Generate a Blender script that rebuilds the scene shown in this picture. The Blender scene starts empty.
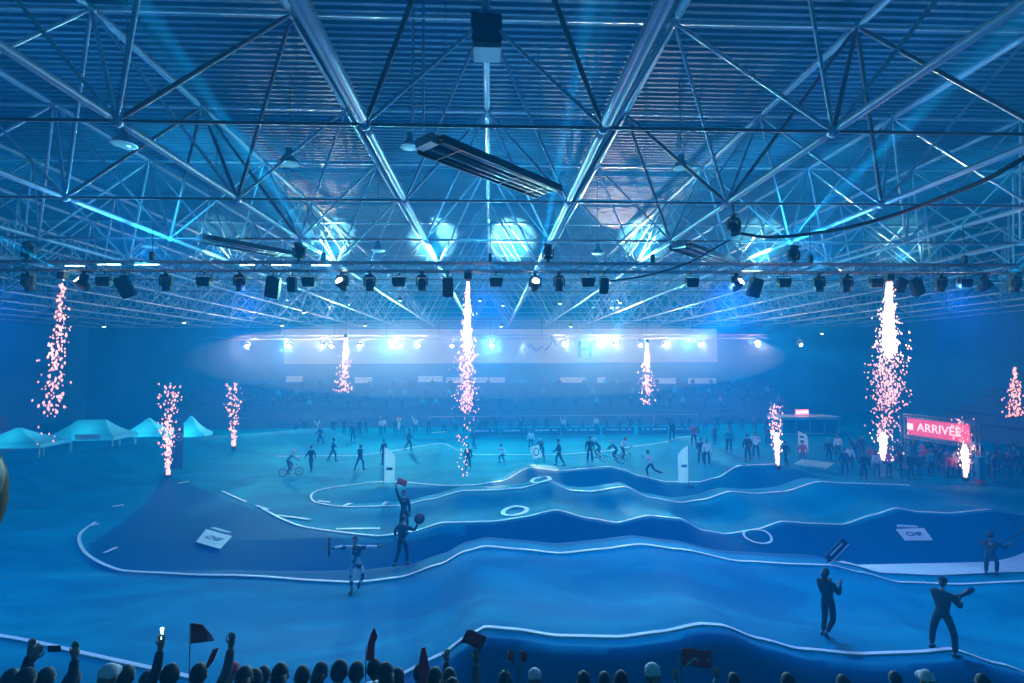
import bpy, bmesh, math, random
from mathutils import Vector, Matrix, Euler
random.seed(7)
PI = math.pi
scene = bpy.context.scene
COL = scene.collection

# ------------------------------------------------------------------ camera, world, exposure, lights
F = 513.6                                # focal length in pixels of the 1024 x 683 frame
CAMZ = 7.5
YAW, PITCH, ROLL = .0420, .04136, .0044
cd = bpy.data.cameras.new('camera')
cam = bpy.data.objects.new('camera', cd); COL.objects.link(cam)
cd.sensor_width = 36.0; cd.lens = F / 1024.0 * 36.0
CROT = Euler((0, 0, -YAW)).to_matrix() @ Euler((PI/2 + PITCH, 0, 0)).to_matrix() @ Euler((0, 0, -ROLL)).to_matrix()
cam.matrix_world = Matrix.Translation((0, 0, CAMZ)) @ CROT.to_4x4()
cd.clip_start = 0.05; cd.clip_end = 400
scene.camera = cam
scene.view_settings.view_transform = 'Standard'
scene.view_settings.look = 'None'
scene.view_settings.gamma = 1
scene.view_settings.use_curve_mapping = False
scene.view_settings.exposure = 1.1
scene.cycles.use_denoising = True
scene.cycles.max_bounces = 5
scene.cycles.diffuse_bounces = 3
scene.cycles.glossy_bounces = 2
scene.cycles.volume_bounces = 2
scene.cycles.transparent_max_bounces = 8
scene.cycles.sample_clamp_indirect = 4

w = bpy.data.worlds.new('world'); scene.world = w
w.use_nodes = True
nt = w.node_tree
nt.nodes['Background'].inputs['Color'].default_value = (0.0, 0.03, 0.08, 1)
nt.nodes['Background'].inputs['Strength'].default_value = 0.0
# stage haze filling the whole hall
vs = nt.nodes.new('ShaderNodeVolumeScatter')
vs.inputs['Color'].default_value = (0.008, 0.44, 1.0, 1)
vs.inputs['Density'].default_value = 0.0125
vs.inputs['Anisotropy'].default_value = 0.1
nt.links.new(vs.outputs[0], nt.nodes['World Output'].inputs['Volume'])

def ray(px, py):
    return CROT @ Vector(((px-512)/F, (341.5-py)/F, -1))
def at(px, py, Y):
    """the point of the hall measured at (px, py) of the photo, at distance Y down the hall"""
    d = ray(px, py); return Vector((0, 0, CAMZ)) + d*(Y/d.y)

def spot(loc, aim, energy, color, angle, blend=0.5, size=0.12, name='lamp_light'):
    l = bpy.data.lights.new(name, 'SPOT')
    l.energy = energy; l.color = color; l.spot_size = math.radians(angle); l.spot_blend = blend
    l.shadow_soft_size = size
    o = bpy.data.objects.new(name, l); COL.objects.link(o)
    o.location = loc
    o.rotation_euler = (Vector(aim)-Vector(loc)).to_track_quat('-Z', 'Y').to_euler()
    return o
def point(loc, energy, color, size=0.2, name='lamp_light'):
    l = bpy.data.lights.new(name, 'POINT')
    l.energy = energy; l.color = color; l.shadow_soft_size = size
    o = bpy.data.objects.new(name, l); COL.objects.link(o); o.location = loc
    return o

BLUE = (0.0, 0.22, 0.85); CYAN = (0.02, 0.55, 1.0); TEAL = (0.0, 0.75, 0.85); WHITE = (0.75, 0.85, 1.0); PALE = (0.45, 0.72, 1.0)
TRUSS_Y, TRUSS_Z = 18.0, 10.86
FAR_Y = 60.0
# wash lamps of the front truss, throwing down and away over the track
W1, W2 = (0.10, 0.28, 1.0), (0.08, 0.70, 1.0)
for x in (-17, -8.5, 0, 8.5, 17):
    spot((x, TRUSS_Y, TRUSS_Z-0.6), (x*1.1, 14.5, 0), 2300 if abs(x) < 16 else 1500, W1, 125, 1, .2)
    spot((x, TRUSS_Y, TRUSS_Z-0.6), (x*1.4, 36, 0), 2700 if abs(x) < 16 else 1700, W1, 95, 1, .2)
# wash lamps on the far truss, throwing back towards the camera and down on the track
for x in (-22, -11, 0, 11, 22):
    spot((x, 56, 10), (x*0.5, 28, 0), 8800 if abs(x) < 20 else 5200, W2, 90, 1, .25)
# uplights on the front truss that light the roof
for x in (-24, -12, 0, 12, 24):
    spot((x, TRUSS_Y, TRUSS_Z+0.3), (x*1.2, 12, 17), 420, (0.06, 0.34, 0.85), 130, 1, .2)
    spot((x, TRUSS_Y, TRUSS_Z+0.3), (x*1.2, 34, 17), 1500 if abs(x) < 20 else 900, (0.03, 0.50, 1.0), 110, 1, .2)
# tight white lamps on the truss that print pale pools on the roof beyond it
for px, e in ((215, 9000), (328, 36000), (430, 52000), (515, 60000), (648, 52000), (762, 24000), (905, 10000)):
    p = at(px, 280, TRUSS_Y)
    spot((p.x, TRUSS_Y, TRUSS_Z+.3), at(px+(4 if px < 500 else -4), 238, 39), e, (.5, .85, 1.0), 11, .6, .08)
#LIGHTS_END

# ------------------------------------------------------------------ materials
def mat(name, col, rough=0.6, metal=0.0, emit=None, es=0.0, noise=None, spec=0.5):
    m = bpy.data.materials.new(name); m.use_nodes = True
    n = m.node_tree; b = n.nodes['Principled BSDF']
    b.inputs['Base Color'].default_value = (*col, 1)
    b.inputs['Roughness'].default_value = rough
    b.inputs['Metallic'].default_value = metal
    b.inputs['Specular IOR Level'].default_value = spec
    if emit:
        b.inputs['Emission Color'].default_value = (*emit, 1)
        b.inputs['Emission Strength'].default_value = es
    if noise:
        sc, amt = noise
        tc = n.nodes.new('ShaderNodeTexCoord'); t = n.nodes.new('ShaderNodeTexNoise')
        t.inputs['Scale'].default_value = sc; t.inputs['Detail'].default_value = 4
        n.links.new(tc.outputs['Object'], t.inputs['Vector'])
        r = n.nodes.new('ShaderNodeMapRange')
        r.inputs['From Min'].default_value = .3; r.inputs['From Max'].default_value = .7
        r.inputs['To Min'].default_value = 1-amt; r.inputs['To Max'].default_value = 1+amt
        n.links.new(t.outputs['Fac'], r.inputs['Value'])
        mx = n.nodes.new('ShaderNodeMix'); mx.data_type = 'RGBA'; mx.blend_type = 'MULTIPLY'; mx.inputs['Factor'].default_value = 1
        mx.inputs['A'].default_value = (*col, 1)
        cb = n.nodes.new('ShaderNodeCombineColor')
        for k in range(3): n.links.new(r.outputs[0], cb.inputs[k])
        n.links.new(cb.outputs[0], mx.inputs['B']); n.links.new(mx.outputs['Result'], b.inputs['Base Color'])
    return m
M = {}
M['deck'] = mat('corrugated_deck', (.07, .27, .40), .62, .0, noise=(.6, .15))
M['tube'] = mat('painted_tube', (.36, .60, .74), .3, .25, noise=(2.5, .08))
M['tubedark'] = mat('dark_tube', (.16, .18, .22), .4, .2)
M['alu'] = mat('truss_aluminium', (.4, .42, .45), .3, .7)
M['black'] = mat('black_housing', (.012, .013, .016), .45)
M['blackgloss'] = mat('black_gloss', (.02, .02, .025), .2)
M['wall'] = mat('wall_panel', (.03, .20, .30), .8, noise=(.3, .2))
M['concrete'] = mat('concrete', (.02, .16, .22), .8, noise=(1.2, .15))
M['line'] = mat('white_line_paint', (.9, .9, .9), .45, noise=(1.5, .08))
M['white'] = mat('white_cloth', (.8, .8, .8), .7)

def ordw(n):
    one = ['', 'first', 'second', 'third', 'fourth', 'fifth', 'sixth', 'seventh', 'eighth', 'ninth', 'tenth', 'eleventh', 'twelfth', 'thirteenth', 'fourteenth', 'fifteenth', 'sixteenth', 'seventeenth', 'eighteenth', 'nineteenth']
    if n < 20: return one[n]
    t = n//10
    return ('', '', 'twentieth', 'thirtieth', 'fortieth', 'fiftieth')[t] if n % 10 == 0 else ('', '', 'twenty', 'thirty', 'forty', 'fifty')[t]+'-'+one[n % 10]
# ------------------------------------------------------------------ mesh helpers
def tag(o, label=None, cat=None, group=None, kind=None):
    if label: o['label'] = label
    if cat: o['category'] = cat
    if group: o['group'] = group
    if kind: o['kind'] = kind
    return o
def link(name, bm, m, parent=None, smooth=False, loc=None, rot=None):
    me = bpy.data.meshes.new(name); bm.to_mesh(me); bm.free()
    for x in (m if isinstance(m, (list, tuple)) else [m]): me.materials.append(x)
    if smooth:
        for p in me.polygons: p.use_smooth = True
    o = bpy.data.objects.new(name, me); COL.objects.link(o)
    if parent: o.parent = parent
    if loc is not None: o.location = loc
    if rot is not None: o.rotation_euler = rot
    return o
def empty(name, loc=(0, 0, 0), rz=0, label=None, cat=None, group=None):
    o = bpy.data.objects.new(name, None); COL.objects.link(o)
    o.empty_display_size = .2
    o.location = loc; o.rotation_euler = (0, 0, rz)
    return tag(o, label, cat, group)
def children(o): return [c for c in bpy.data.objects if c.parent == o]
KIDS = {}
def copy_tree(o, parent=None):
    c = o.copy(); COL.objects.link(c); c.parent = parent
    if o.name not in KIDS: KIDS[o.name] = children(o)
    for ch in KIDS[o.name]: copy_tree(ch, c)
    return c
def box(bm, c, s, R=None, mi=0, taper=1.0):
    c = Vector(c); vs_ = []
    for dz in (-.5, .5):
        k = taper if dz > 0 else 1
        for dx, dy in ((-.5, -.5), (.5, -.5), (.5, .5), (-.5, .5)):
            v = Vector((dx*s[0]*k, dy*s[1]*k, dz*s[2]))
            if R: v = R @ v
            vs_.append(bm.verts.new(c+v))
    for f in ((3, 2, 1, 0), (4, 5, 6, 7), (0, 1, 5, 4), (1, 2, 6, 5), (2, 3, 7, 6), (3, 0, 4, 7)):
        fc = bm.faces.new([vs_[i] for i in f]); fc.material_index = mi
def bevel(bm, w_, seg=1):
    bmesh.ops.bevel(bm, geom=bm.edges[:], offset=w_, segments=seg, affect='EDGES')
def rod(bm, a, b, r, n=8, r2=None, caps=True, mi=0):
    a = Vector(a); b = Vector(b); d = b-a
    if d.length < 1e-6: return
    q = d.to_track_quat('Z', 'Y'); r2 = r if r2 is None else r2
    A = [bm.verts.new(a + q @ Vector((r*math.cos(t*2*PI/n), r*math.sin(t*2*PI/n), 0))) for t in range(n)]
    B = [bm.verts.new(b + q @ Vector((r2*math.cos(t*2*PI/n), r2*math.sin(t*2*PI/n), 0))) for t in range(n)]
    for i in range(n):
        f = bm.faces.new((A[i], A[(i+1) % n], B[(i+1) % n], B[i])); f.smooth = True; f.material_index = mi
    if caps:
        f = bm.faces.new(A[::-1]); f.material_index = mi
        f = bm.faces.new(B); f.material_index = mi
def tube(bm, pts, r, n=8, mi=0):
    """a bent tube through pts; r may be a list"""
    pts = [Vector(p) for p in pts]; rings = []
    up = Vector((0, 0, 1))
    for i, p in enumerate(pts):
        d = (pts[min(i+1, len(pts)-1)]-pts[max(i-1, 0)]).normalized()
        s = d.cross(up)
        if s.length < .1: s = d.cross(Vector((0, 1, 0)))
        s.normalize(); u = s.cross(d).normalized()
        rr = r[i] if isinstance(r, (list, tuple)) else r
        rings.append([bm.verts.new(p + s*rr*math.cos(t*2*PI/n) + u*rr*math.sin(t*2*PI/n)) for t in range(n)])
    for A, B in zip(rings, rings[1:]):
        for i in range(n):
            f = bm.faces.new((A[i], A[(i+1) % n], B[(i+1) % n], B[i])); f.smooth = True; f.material_index = mi
    bm.faces.new(rings[0][::-1]).material_index = mi; bm.faces.new(rings[-1]).material_index = mi
def ball(bm, c, r, seg=8, sc=(1, 1, 1), mi=0):
    g = bmesh.ops.create_uvsphere(bm, u_segments=seg, v_segments=max(4, seg*3//4), radius=r)
    for v in g['verts']:
        v.co = Vector((v.co.x*sc[0], v.co.y*sc[1], v.co.z*sc[2])) + Vector(c)
        for f in v.link_faces: f.smooth = True; f.material_index = mi
def lathe(bm, prof, n=16, mi=0, c=(0, 0, 0), R=None):
    c = Vector(c); rings = []
    for r, z in prof:
        ring = []
        for t in range(n):
            v = Vector((max(r, .0005)*math.cos(t*2*PI/n), max(r, .0005)*math.sin(t*2*PI/n), z))
            if R: v = R @ v
            ring.append(bm.verts.new(c+v))
        rings.append(ring)
    for A, B in zip(rings, rings[1:]):
        for i in range(n):
            f = bm.faces.new((A[i], A[(i+1) % n], B[(i+1) % n], B[i])); f.smooth = True; f.material_index = mi
    bm.faces.new(rings[0][::-1]).material_index = mi; bm.faces.new(rings[-1]).material_index = mi
def BM(): return bmesh.new()
def interp(pts, x):
    if x <= pts[0][0]: return pts[0][1]
    for (a, va), (b, vb) in zip(pts, pts[1:]):
        if x <= b:
            t = (x-a)/(b-a); t = t*t*(3-2*t)*.5 + t*.5
            return va+(vb-va)*t
    return pts[-1][1]
def sstep(a, b, x):
    t = min(1, max(0, (x-a)/(b-a))); return t*t*(3-2*t)

# ------------------------------------------------------------------ track terrain
def row(Y, pts):
    q = [at(px, py, Y) for px, py in pts]
    return Y, [(p.x, p.z) for p in q]
ROWS = [row(12.3, [(300, 672), (400, 668), (440, 655), (470, 636), (485, 628), (510, 630), (560, 637), (620, 638), (660, 633), (700, 625), (720, 626), (760, 640), (800, 650), (860, 655), (920, 653), (950, 650), (1000, 665), (1040, 678)]),
        row(17.6, [(200, 580), (300, 584), (350, 583), (400, 578), (440, 565), (465, 552), (485, 547), (520, 550), (560, 554), (600, 550), (640, 545), (680, 550), (740, 562), (800, 565), (830, 566), (860, 573), (900, 583), (960, 585), (1024, 582)]),
        row(22.5, [(300, 534), (340, 535), (378, 535.5), (413, 531.7), (444, 523), (494, 522), (521, 518), (556, 510.5), (590, 519), (617, 523), (648, 516), (680, 519), (703, 531), (726, 534.5), (757, 529.8), (782, 522), (811, 524), (842, 525), (873, 515.5), (896, 508.6), (919, 512.4), (950, 513.6), (988, 510), (1060, 520)]),
        row(26.4, [(300, 509), (340, 510), (400, 507), (430, 500), (463, 491), (494, 490.5), (521, 488.5), (548, 481.6), (571, 491), (590, 492), (625, 487), (650, 498), (680, 503), (703, 500), (730, 492), (757, 494), (784, 492), (819, 482), (846, 483.6), (892, 485), (980, 490), (1060, 488)]),
        row(30.8, [(300, 490), (386, 486), (471, 485.5), (502, 481.6), (529, 468), (560, 471), (610, 467), (623, 470), (639, 476), (666, 482), (698, 482.5), (717, 478), (739, 466), (774, 464.5), (840, 480), (920, 484), (1060, 480)]),
        row(41.7, [(240, 446), (290, 441), (340, 442), (398, 446), (444, 444), (459, 451), (475, 455), (556, 455), (600, 452), (640, 446), (663, 443), (680, 438), (692, 437), (720, 447), (800, 452), (1000, 452)])]
DIV = {1: .9, 3: .9}                      # after these rows comes a divider (value: width of flat behind the line)
BERM = [(-40, 2), (-33, 16), (-30.5, 28), (-27, 38), (-23, 44), (-16, 49)]
ISLAND = [at(350, 576, 17.6).xy]+[Vector(p) for p in ((-8, 18.0), (-13.0, 18.8), (-14.8, 20), (-16.4, 22), (-17.2, 25), (-18.5, 29), (-20.5, 33), (-22.5, 36.5), (-15.5, 30), (-9.5, 24.6), (-6, 21.9), (-1, 21.6), (1, 19.5))]
LOOP_X, LOOP_C = -7.6, 28.6
def seg_dist(x, y, pl):
    best = 1e9
    for (ax, ay), (bx, by) in zip(pl, pl[1:]):
        dx, dy = bx-ax, by-ay
        t = max(0, min(1, ((x-ax)*dx+(y-ay)*dy)/(dx*dx+dy*dy)))
        d = math.hypot(x-ax-t*dx, y-ay-t*dy)
        best = min(best, d)
    return best
def ground(x, y):
    Ys = [r[0] for r in ROWS]
    zs = [interp(r[1], x) for r in ROWS]
    fade = sstep(-11, -4, x)
    def rz(i): return zs[i] if i in (0,) else zs[i]*fade + max(-.1, min(.15, zs[i]))*(1-fade)
    if y < Ys[0]:
        right = sstep(-1.6, .2, x)
        top = rz(0)
        low = -.55
        z = top+(low-top)*sstep(Ys[0]-.45, Ys[0]-1.5, y)*right if y < Ys[0]-.45 else top
    elif y >= Ys[-1]:
        z = rz(5)*(1-sstep(Ys[-1]+.5, Ys[-1]+4, y))
    else:
        i = max(k for k in range(6) if Ys[k] <= y)
        a, b = rz(i), rz(i+1); Y0, Y1 = Ys[i], Ys[i+1]
        if i in DIV:
            low = -.35*fade if i == 1 else min(a, b)-.55*fade
            if y < Y0+1.0: z = a
            elif y < Y0+2.0: z = a+(low-a)*sstep(Y0+1.0, Y0+2.0, y)
            else: z = low+(b-low)*min(1, (y-Y0-2.0)/(Y1-.3-Y0-2.0))
        else:
            t = (y-Y0)/(Y1-Y0)
            mid = (a+b)/2*.5
            u = sstep(0, 1, t)
            z = a*(1-u)+b*u
            dip = math.sin(PI*t)**2
            z -= .18*dip*fade
    d = seg_dist(x, y, BERM)
    z += 1.5*math.exp(-(d/2.6)**2)
    # hall floor on the far right and left is level
    z *= 1-sstep(26, 32, x)*.7
    return z
def inside(p, poly):
    x, y = p; c = False; n = len(poly)
    for i in range(n):
        x1, y1 = poly[i]; x2, y2 = poly[(i+1) % n]
        if (y1 > y) != (y2 > y) and x < (x2-x1)*(y-y1)/(y2-y1)+x1: c = not c
    return c
def infield(x, y):  # darkening mask: real infield tone plus shade painted on two slopes
    if y < 12.3-.42-.1*math.sin(x*.9) and x > -2.2+.6*(12-y)*0: return 1.0  # front drop: its shadow is painted in with the infield tone
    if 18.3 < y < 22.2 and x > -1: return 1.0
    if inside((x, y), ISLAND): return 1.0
    if 28.3 < y < 30.8 and x > -5: return .6  # shadow on the face under the ridge line, painted as weaker darkening
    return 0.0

bm = BM()
xs = [-60+i*1.5 for i in range(20)] + [-30+i*.22 for i in range(273)] + [30.2+i*1.5 for i in range(21)]
ys = [3+i*.5 for i in range(14)] + [10+i*.14 for i in range(172)] + [34.2+i*.5 for i in range(100)]
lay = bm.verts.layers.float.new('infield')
G = []
for y in ys:
    G.append([])
    for x in xs:
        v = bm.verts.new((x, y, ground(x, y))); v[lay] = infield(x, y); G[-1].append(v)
for r0, r1 in zip(G, G[1:]):
    for i in range(len(xs)-1): bm.faces.new((r0[i], r0[i+1], r1[i+1], r1[i]))
gm = bpy.data.materials.new('track_surface'); gm.use_nodes = True
n = gm.node_tree; b = n.nodes['Principled BSDF']
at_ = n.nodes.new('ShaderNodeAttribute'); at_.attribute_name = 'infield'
tc = n.nodes.new('ShaderNodeTexCoord')
mp = n.nodes.new('ShaderNodeMapping'); mp.inputs['Scale'].default_value = (.22, .5, .5)
ns = n.nodes.new('ShaderNodeTexNoise'); ns.inputs['Scale'].default_value = 1.0; ns.inputs['Detail'].default_value = 6; ns.inputs['Distortion'].default_value = 1.2
n.links.new(tc.outputs['Object'], mp.inputs[0]); n.links.new(mp.outputs[0], ns.inputs['Vector'])
cr = n.nodes.new('ShaderNodeValToRGB')
cr.color_ramp.elements[0].position = .38; cr.color_ramp.elements[0].color = (.003, .20, .31, 1)
cr.color_ramp.elements[1].position = .68; cr.color_ramp.elements[1].color = (.004, .32, .43, 1)
n.links.new(ns.outputs['Fac'], cr.inputs[0])
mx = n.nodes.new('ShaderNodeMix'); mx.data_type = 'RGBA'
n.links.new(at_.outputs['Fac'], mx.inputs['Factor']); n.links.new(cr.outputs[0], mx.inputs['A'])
mx.inputs['B'].default_value = (.004, .11, .23, 1)  # dark tone for both infield and painted shade
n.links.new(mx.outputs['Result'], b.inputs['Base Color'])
b.inputs['Roughness'].default_value = .6
b.inputs['Specular IOR Level'].default_value = .02
M['ground'] = gm
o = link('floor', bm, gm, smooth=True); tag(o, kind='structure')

def strip(name, pts, w_, m=None, lift=.045, closed=False, dense=.15):
    """a painted line that follows the ground"""
    P = [Vector(p[:2]) for p in pts]; Q = []
    for a_, b_ in zip(P, P[1:]+([P[0]] if closed else [])):
        k = max(1, int((b_-a_).length/dense))
        Q += [a_+(b_-a_)*i/k for i in range(k)]
    if not closed: Q.append(P[-1])
    bm = BM(); prev = None; first = None
    for i, p in enumerate(Q):
        if closed: d = Q[(i+1) % len(Q)]-Q[i-1]
        else: d = Q[min(i+1, len(Q)-1)]-Q[max(i-1, 0)]
        nrm = Vector((-d.y, d.x)).normalized()*w_/2
        c = [p+nrm, p-nrm]
        zz = max(ground(q.x, q.y) for q in (c[0], c[1], p))+lift
        cur = [bm.verts.new((q.x, q.y, zz)) for q in c]
        if prev: bm.faces.new((prev[0], prev[1], cur[1], cur[0]))
        else: first = cur
        prev = cur
    if closed: bm.faces.new((prev[0], prev[1], first[1], first[0]))
    r = bmesh.ops.extrude_face_region(bm, geom=bm.faces[:])
    for v in [g for g in r['geom'] if isinstance(g, bmesh.types.BMVert)]: v.co.z -= .02
    bmesh.ops.recalc_face_normals(bm, faces=bm.faces[:])
    return tag(link(name, bm, m or M['line']), kind='structure')
def smooth_path(pts, k=8):
    P = [Vector(p) for p in pts]; out = []
    for i in range(len(P)-1):
        p0, p1, p2, p3 = P[max(i-1, 0)], P[i], P[i+1], P[min(i+2, len(P)-1)]
        for j in range(k):
            t = j/k
            out.append(.5*((2*p1)+(-p0+p2)*t+(2*p0-5*p1+4*p2-p3)*t*t+(-p0+3*p1-3*p2+p3)*t**3))
    return out+[P[-1]]
def gp(px, py, z=0):
    d = ray(px, py); k = (z-CAMZ)/d.z; return (d.x*k, d.y*k)
def hit(px, py):
    """where the line of sight meets the ground"""
    d = ray(px, py); y = 9.0
    while y < 75:
        p = Vector((0, 0, CAMZ))+d*(y/d.y)
        if p.z <= ground(p.x, p.y): return p
        y += .04
    return p
LW = .11
strip('track_line', smooth_path([gp(-60, 640), gp(0, 650), gp(40, 659), gp(95, 674), gp(200, 700)]) , LW)
strip('track_line', [(-3.4, 11.3), (-2.4, 11.85), (-1.3, 12.2), (-.9, 12.28)]+[(x*.5, 12.3) for x in range(-1, 29)], LW)
strip('track_line', smooth_path([gp(95, 526), gp(80, 538), gp(82, 552), gp(97, 563), gp(125, 572), gp(180, 579), gp(250, 583), (-4.6, 17.6), (-3, 17.6)])+[(x*.5, 17.6) for x in range(-4, 42)], LW)
strip('track_line', smooth_path([gp(262, 512), gp(285, 524), gp(315, 533), (-5, 22.4), (-3, 22.5)])+[(x*.5, 22.5) for x in range(-4, 46)], LW)
for a_, b_ in (((222, 494), (246, 505)), ((256, 509), (268, 513))):
    strip('track_line', [gp(*a_), gp(*b_)], LW)
strip('track_line', smooth_path([(15.2, 30.8), (0, 30.8), (-3, 30.8), gp(386, 486), gp(345, 489), gp(320, 493), gp(311, 499), gp(318, 506), gp(340, 510), gp(380, 511), (-2.5, 26.4), (0, 26.4)])+[(x*.5, 26.4) for x in range(1, 45)], LW)
strip('track_line', [(x*.5, 30.8) for x in range(31, 36)], LW)
strip('track_line', [(x*.5, 41.7) for x in range(-34, 36)], LW)
for a_, b_ in (((88, 530), (99, 528)), ((104, 556), (117, 551)), ((113, 510), (124, 508)), ((178, 486), (189, 484)), ((432, 433), (446, 432)), ((276, 519), (310, 523)), ((336, 533), (380, 531)), ((318, 503), (330, 503)), ((343, 510), (352, 506)), ((383, 510), (388, 505))):
    strip('lane_mark', [gp(*a_), gp(*b_)], .16)
for px, py, rx, ry in ((515, 510, 12, 7.5), (541, 491, 9, 5.5), (757, 518, 12, 8)):
    c = Vector(gp(px, py, .8)); Y = c.y; R_ = rx*Y/F
    strip('lane_mark', [c+Vector((R_*math.cos(t*PI/14), R_*math.sin(t*PI/14)*1.25)) for t in range(28)], .2 if px < 700 else .1, closed=True)
# pale strip of bare floor beside the track on the right
bm = BM(); st = []
for i in range(60):
    x = 12.4+i*.28
    y0 = 18.35; y1 = 18.35+min(1, i/6)*1.15+sstep(19, 24, x)*1.0
    st.append([bm.verts.new((x, y_, max(ground(x, y_), ground(x, y_+.1))+.04)) for y_ in [y0+(y1-y0)*k/6 for k in range(7)]])
for A, B in zip(st, st[1:]):
    for k in range(6): bm.faces.new((A[k], B[k], B[k+1], A[k+1]))
M['palefloor'] = mat('pale_floor', (.75, .8, .82), .5, noise=(.5, .1))
tag(link('trim_1', bm, M['palefloor']), kind='structure')

# ------------------------------------------------------------------ hall shell
A_ = 5.04; BZ = 12.5; TZ = 16.59; DECK = 17.2; FX = -.096
WX, WY = 56.0, 74.0
bm = BM()                                  # corrugated roof deck, ribs run across the hall
prof = []; y = -2
while y < WY+.5:
    prof += [(y, DECK), (y+.10, DECK), (y+.14, DECK+.09), (y+.26, DECK+.09)]
    y += .30
L_ = [bm.verts.new((-WX-1, p[0], p[1])) for p in prof]; R_ = [bm.verts.new((WX+1, p[0], p[1])) for p in prof]
for i in range(len(prof)-1): bm.faces.new((L_[i], L_[i+1], R_[i+1], R_[i]))
tag(link('ceiling', bm, M['deck']), kind='structure')
def wallbox(name, c, s, m=None):
    bm = BM(); box(bm, c, s); return tag(link(name, bm, m or M['wall']), kind='structure')
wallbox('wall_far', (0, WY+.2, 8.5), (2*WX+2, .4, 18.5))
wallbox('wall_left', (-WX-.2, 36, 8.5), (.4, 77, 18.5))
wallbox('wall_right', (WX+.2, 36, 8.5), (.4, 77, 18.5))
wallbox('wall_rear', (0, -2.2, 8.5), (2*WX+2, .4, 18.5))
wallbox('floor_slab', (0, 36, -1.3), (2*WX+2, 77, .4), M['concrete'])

# ------------------------------------------------------------------ space frame
frame = empty('space_frame', (0, 0, BZ), 0, 'pale tubular steel space frame filling the whole space under the roof deck', 'roof frame')
def fr(name, bm, m=None, kind=None):
    o = link(name, bm, m or M['tube'], frame, loc=(0, 0, 0)); o.matrix_parent_inverse = Matrix.Translation((0, 0, -BZ))
    if kind: o['kind'] = kind
    return o
bxs = [FX+(k+.5)*A_ for k in range(-11, 11)]; bys = [10.68-2*A_+A_*k for k in range(0, 15)]
txs = [FX+k*A_ for k in range(-11, 12)]; tys = [y_+A_/2 for y_ in bys[:-1]]
def member(bm, a, b, r, n=8, neck=.35):
    """tube with coned ends, like a node-and-tube frame"""
    a = Vector(a); b = Vector(b); d = (b-a).normalized()
    p = [a, a+d*neck*.45, a+d*neck, b-d*neck, b-d*neck*.45, b]; rr = [r*.35, r*.45, r, r, r*.45, r*.35]
    for i in range(5): rod(bm, p[i], p[i+1], rr[i], n, rr[i+1], caps=False)
for x in bxs:
    bm = BM(); big = abs(x) < 3
    for y0, y1 in zip(bys, bys[1:]): member(bm, (x, y0, BZ), (x, y1, BZ), (.135 if y0 < 9 else .095) if big else .085, 12 if y0 < 16 else 6)
    fr('bottom_chord', bm)
for y in bys[1:]:
    bm = BM()
    for x0, x1 in zip(bxs, bxs[1:]): member(bm, (x0, y, BZ), (x1, y, BZ), .038, 6, .2)
    fr('bottom_cross_chord', bm, M['tubedark'] if y < 40 else M['tube'])
for x in txs:
    bm = BM()
    for y0, y1 in zip(tys, tys[1:]): member(bm, (x, y0, TZ), (x, y1, TZ), .11, 10 if y0 < 16 else 6)
    fr('top_chord', bm)
for y in tys:
    bm = BM()
    for x0, x1 in zip(txs, txs[1:]): member(bm, (x0, y, TZ), (x1, y, TZ), .06, 6, .2)
    fr('top_cross_chord', bm)
diag = []
for i, tx in enumerate(txs):
    for j, ty in enumerate(tys):
        for sx in (-1, 1):
            for sy in (-1, 1):
                bx_, by_ = tx+sx*A_/2, ty+sy*A_/2
                if abs(bx_) > 52: continue
                diag.append((math.hypot(max(0, abs(tx)-6), ty+(20 if ty < 8 else 0)), (tx, ty, TZ), (bx_, by_, BZ), (i+j) % 3))
diag.sort(key=lambda t: t[0])
for k, (_, a, b_, v) in enumerate(diag[:100]):
    bm = BM(); member(bm, a, b_, (.055, .042, .05)[v], 8, .3); fr('diagonal_brace', bm, M['tube'] if v else M['tubedark'])
bm = BM()
for _, a, b_, v in diag[100:]: member(bm, a, b_, (.05, .04, .045)[v], 5, .3)
fr('diagonal_braces', bm, M['tube'], 'stuff')
nodes = sorted([(math.hypot(x*.6, y+(30 if y < 8 else 0)), x, y, z) for z, X, Y_ in ((BZ, bxs, bys[1:]), (TZ, txs, tys)) for x in X for y in Y_])
for _, x, y, z in nodes[:100]:
    bm = BM(); ball(bm, (x, y, z), .13, 10); fr('node_joint', bm)
bm = BM()
for _, x, y, z in nodes[100:]: ball(bm, (x, y, z), .12, 5)
fr('node_joints', bm, M['tube'], 'stuff')
#MORE
# ------------------------------------------------------------------ lighting trusses
def make_truss(x0, x1, y, z, w_=.30, step=.6):
    t = empty('lighting_truss', (0, y, z), 0)
    h = w_/2
    for sy in (-h, h):
        for sz in (-h, h):
            bm = BM(); rod(bm, (x0, sy, sz), (x1, sy, sz), .028, 8); link('chord', bm, M['alu'], t)
    bm = BM(); k = 0; x = x0
    while x < x1-step/2:
        for (ay, az, by, bz) in ((-h, -h, -h, h), (h, -h, h, h), (-h, h, h, h), (-h, -h, h, -h)):
            if k % 2: ay, az, by, bz = by, bz, ay, az
            rod(bm, (x, ay, az), (x+step, by, bz), .013, 5, caps=False)
        x += step; k += 1
    link('lattice', bm, M['alu'], t)
    return t
T1 = make_truss(-26, 26, TRUSS_Y, TRUSS_Z)
tag(T1, 'long aluminium box truss spanning the hall with the row of near lamps under it', 'truss')
for k in range(-4, 5):
    bm = BM(); x = k*A_*1.15
    rod(bm, (x, 0, .15), (x, 0, BZ-TRUSS_Z+.0), .012, 6); box(bm, (x, 0, .35), (.12, .14, .28)); link('hoist', bm, M['black'], T1)
FT_Y, FT_Z = 58.0, 10.4
T2 = make_truss(-32, 32, FT_Y, FT_Z, .4, 1.6)
tag(T2, 'far aluminium truss carrying the row of glaring lamps before the end wall', 'truss')
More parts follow.
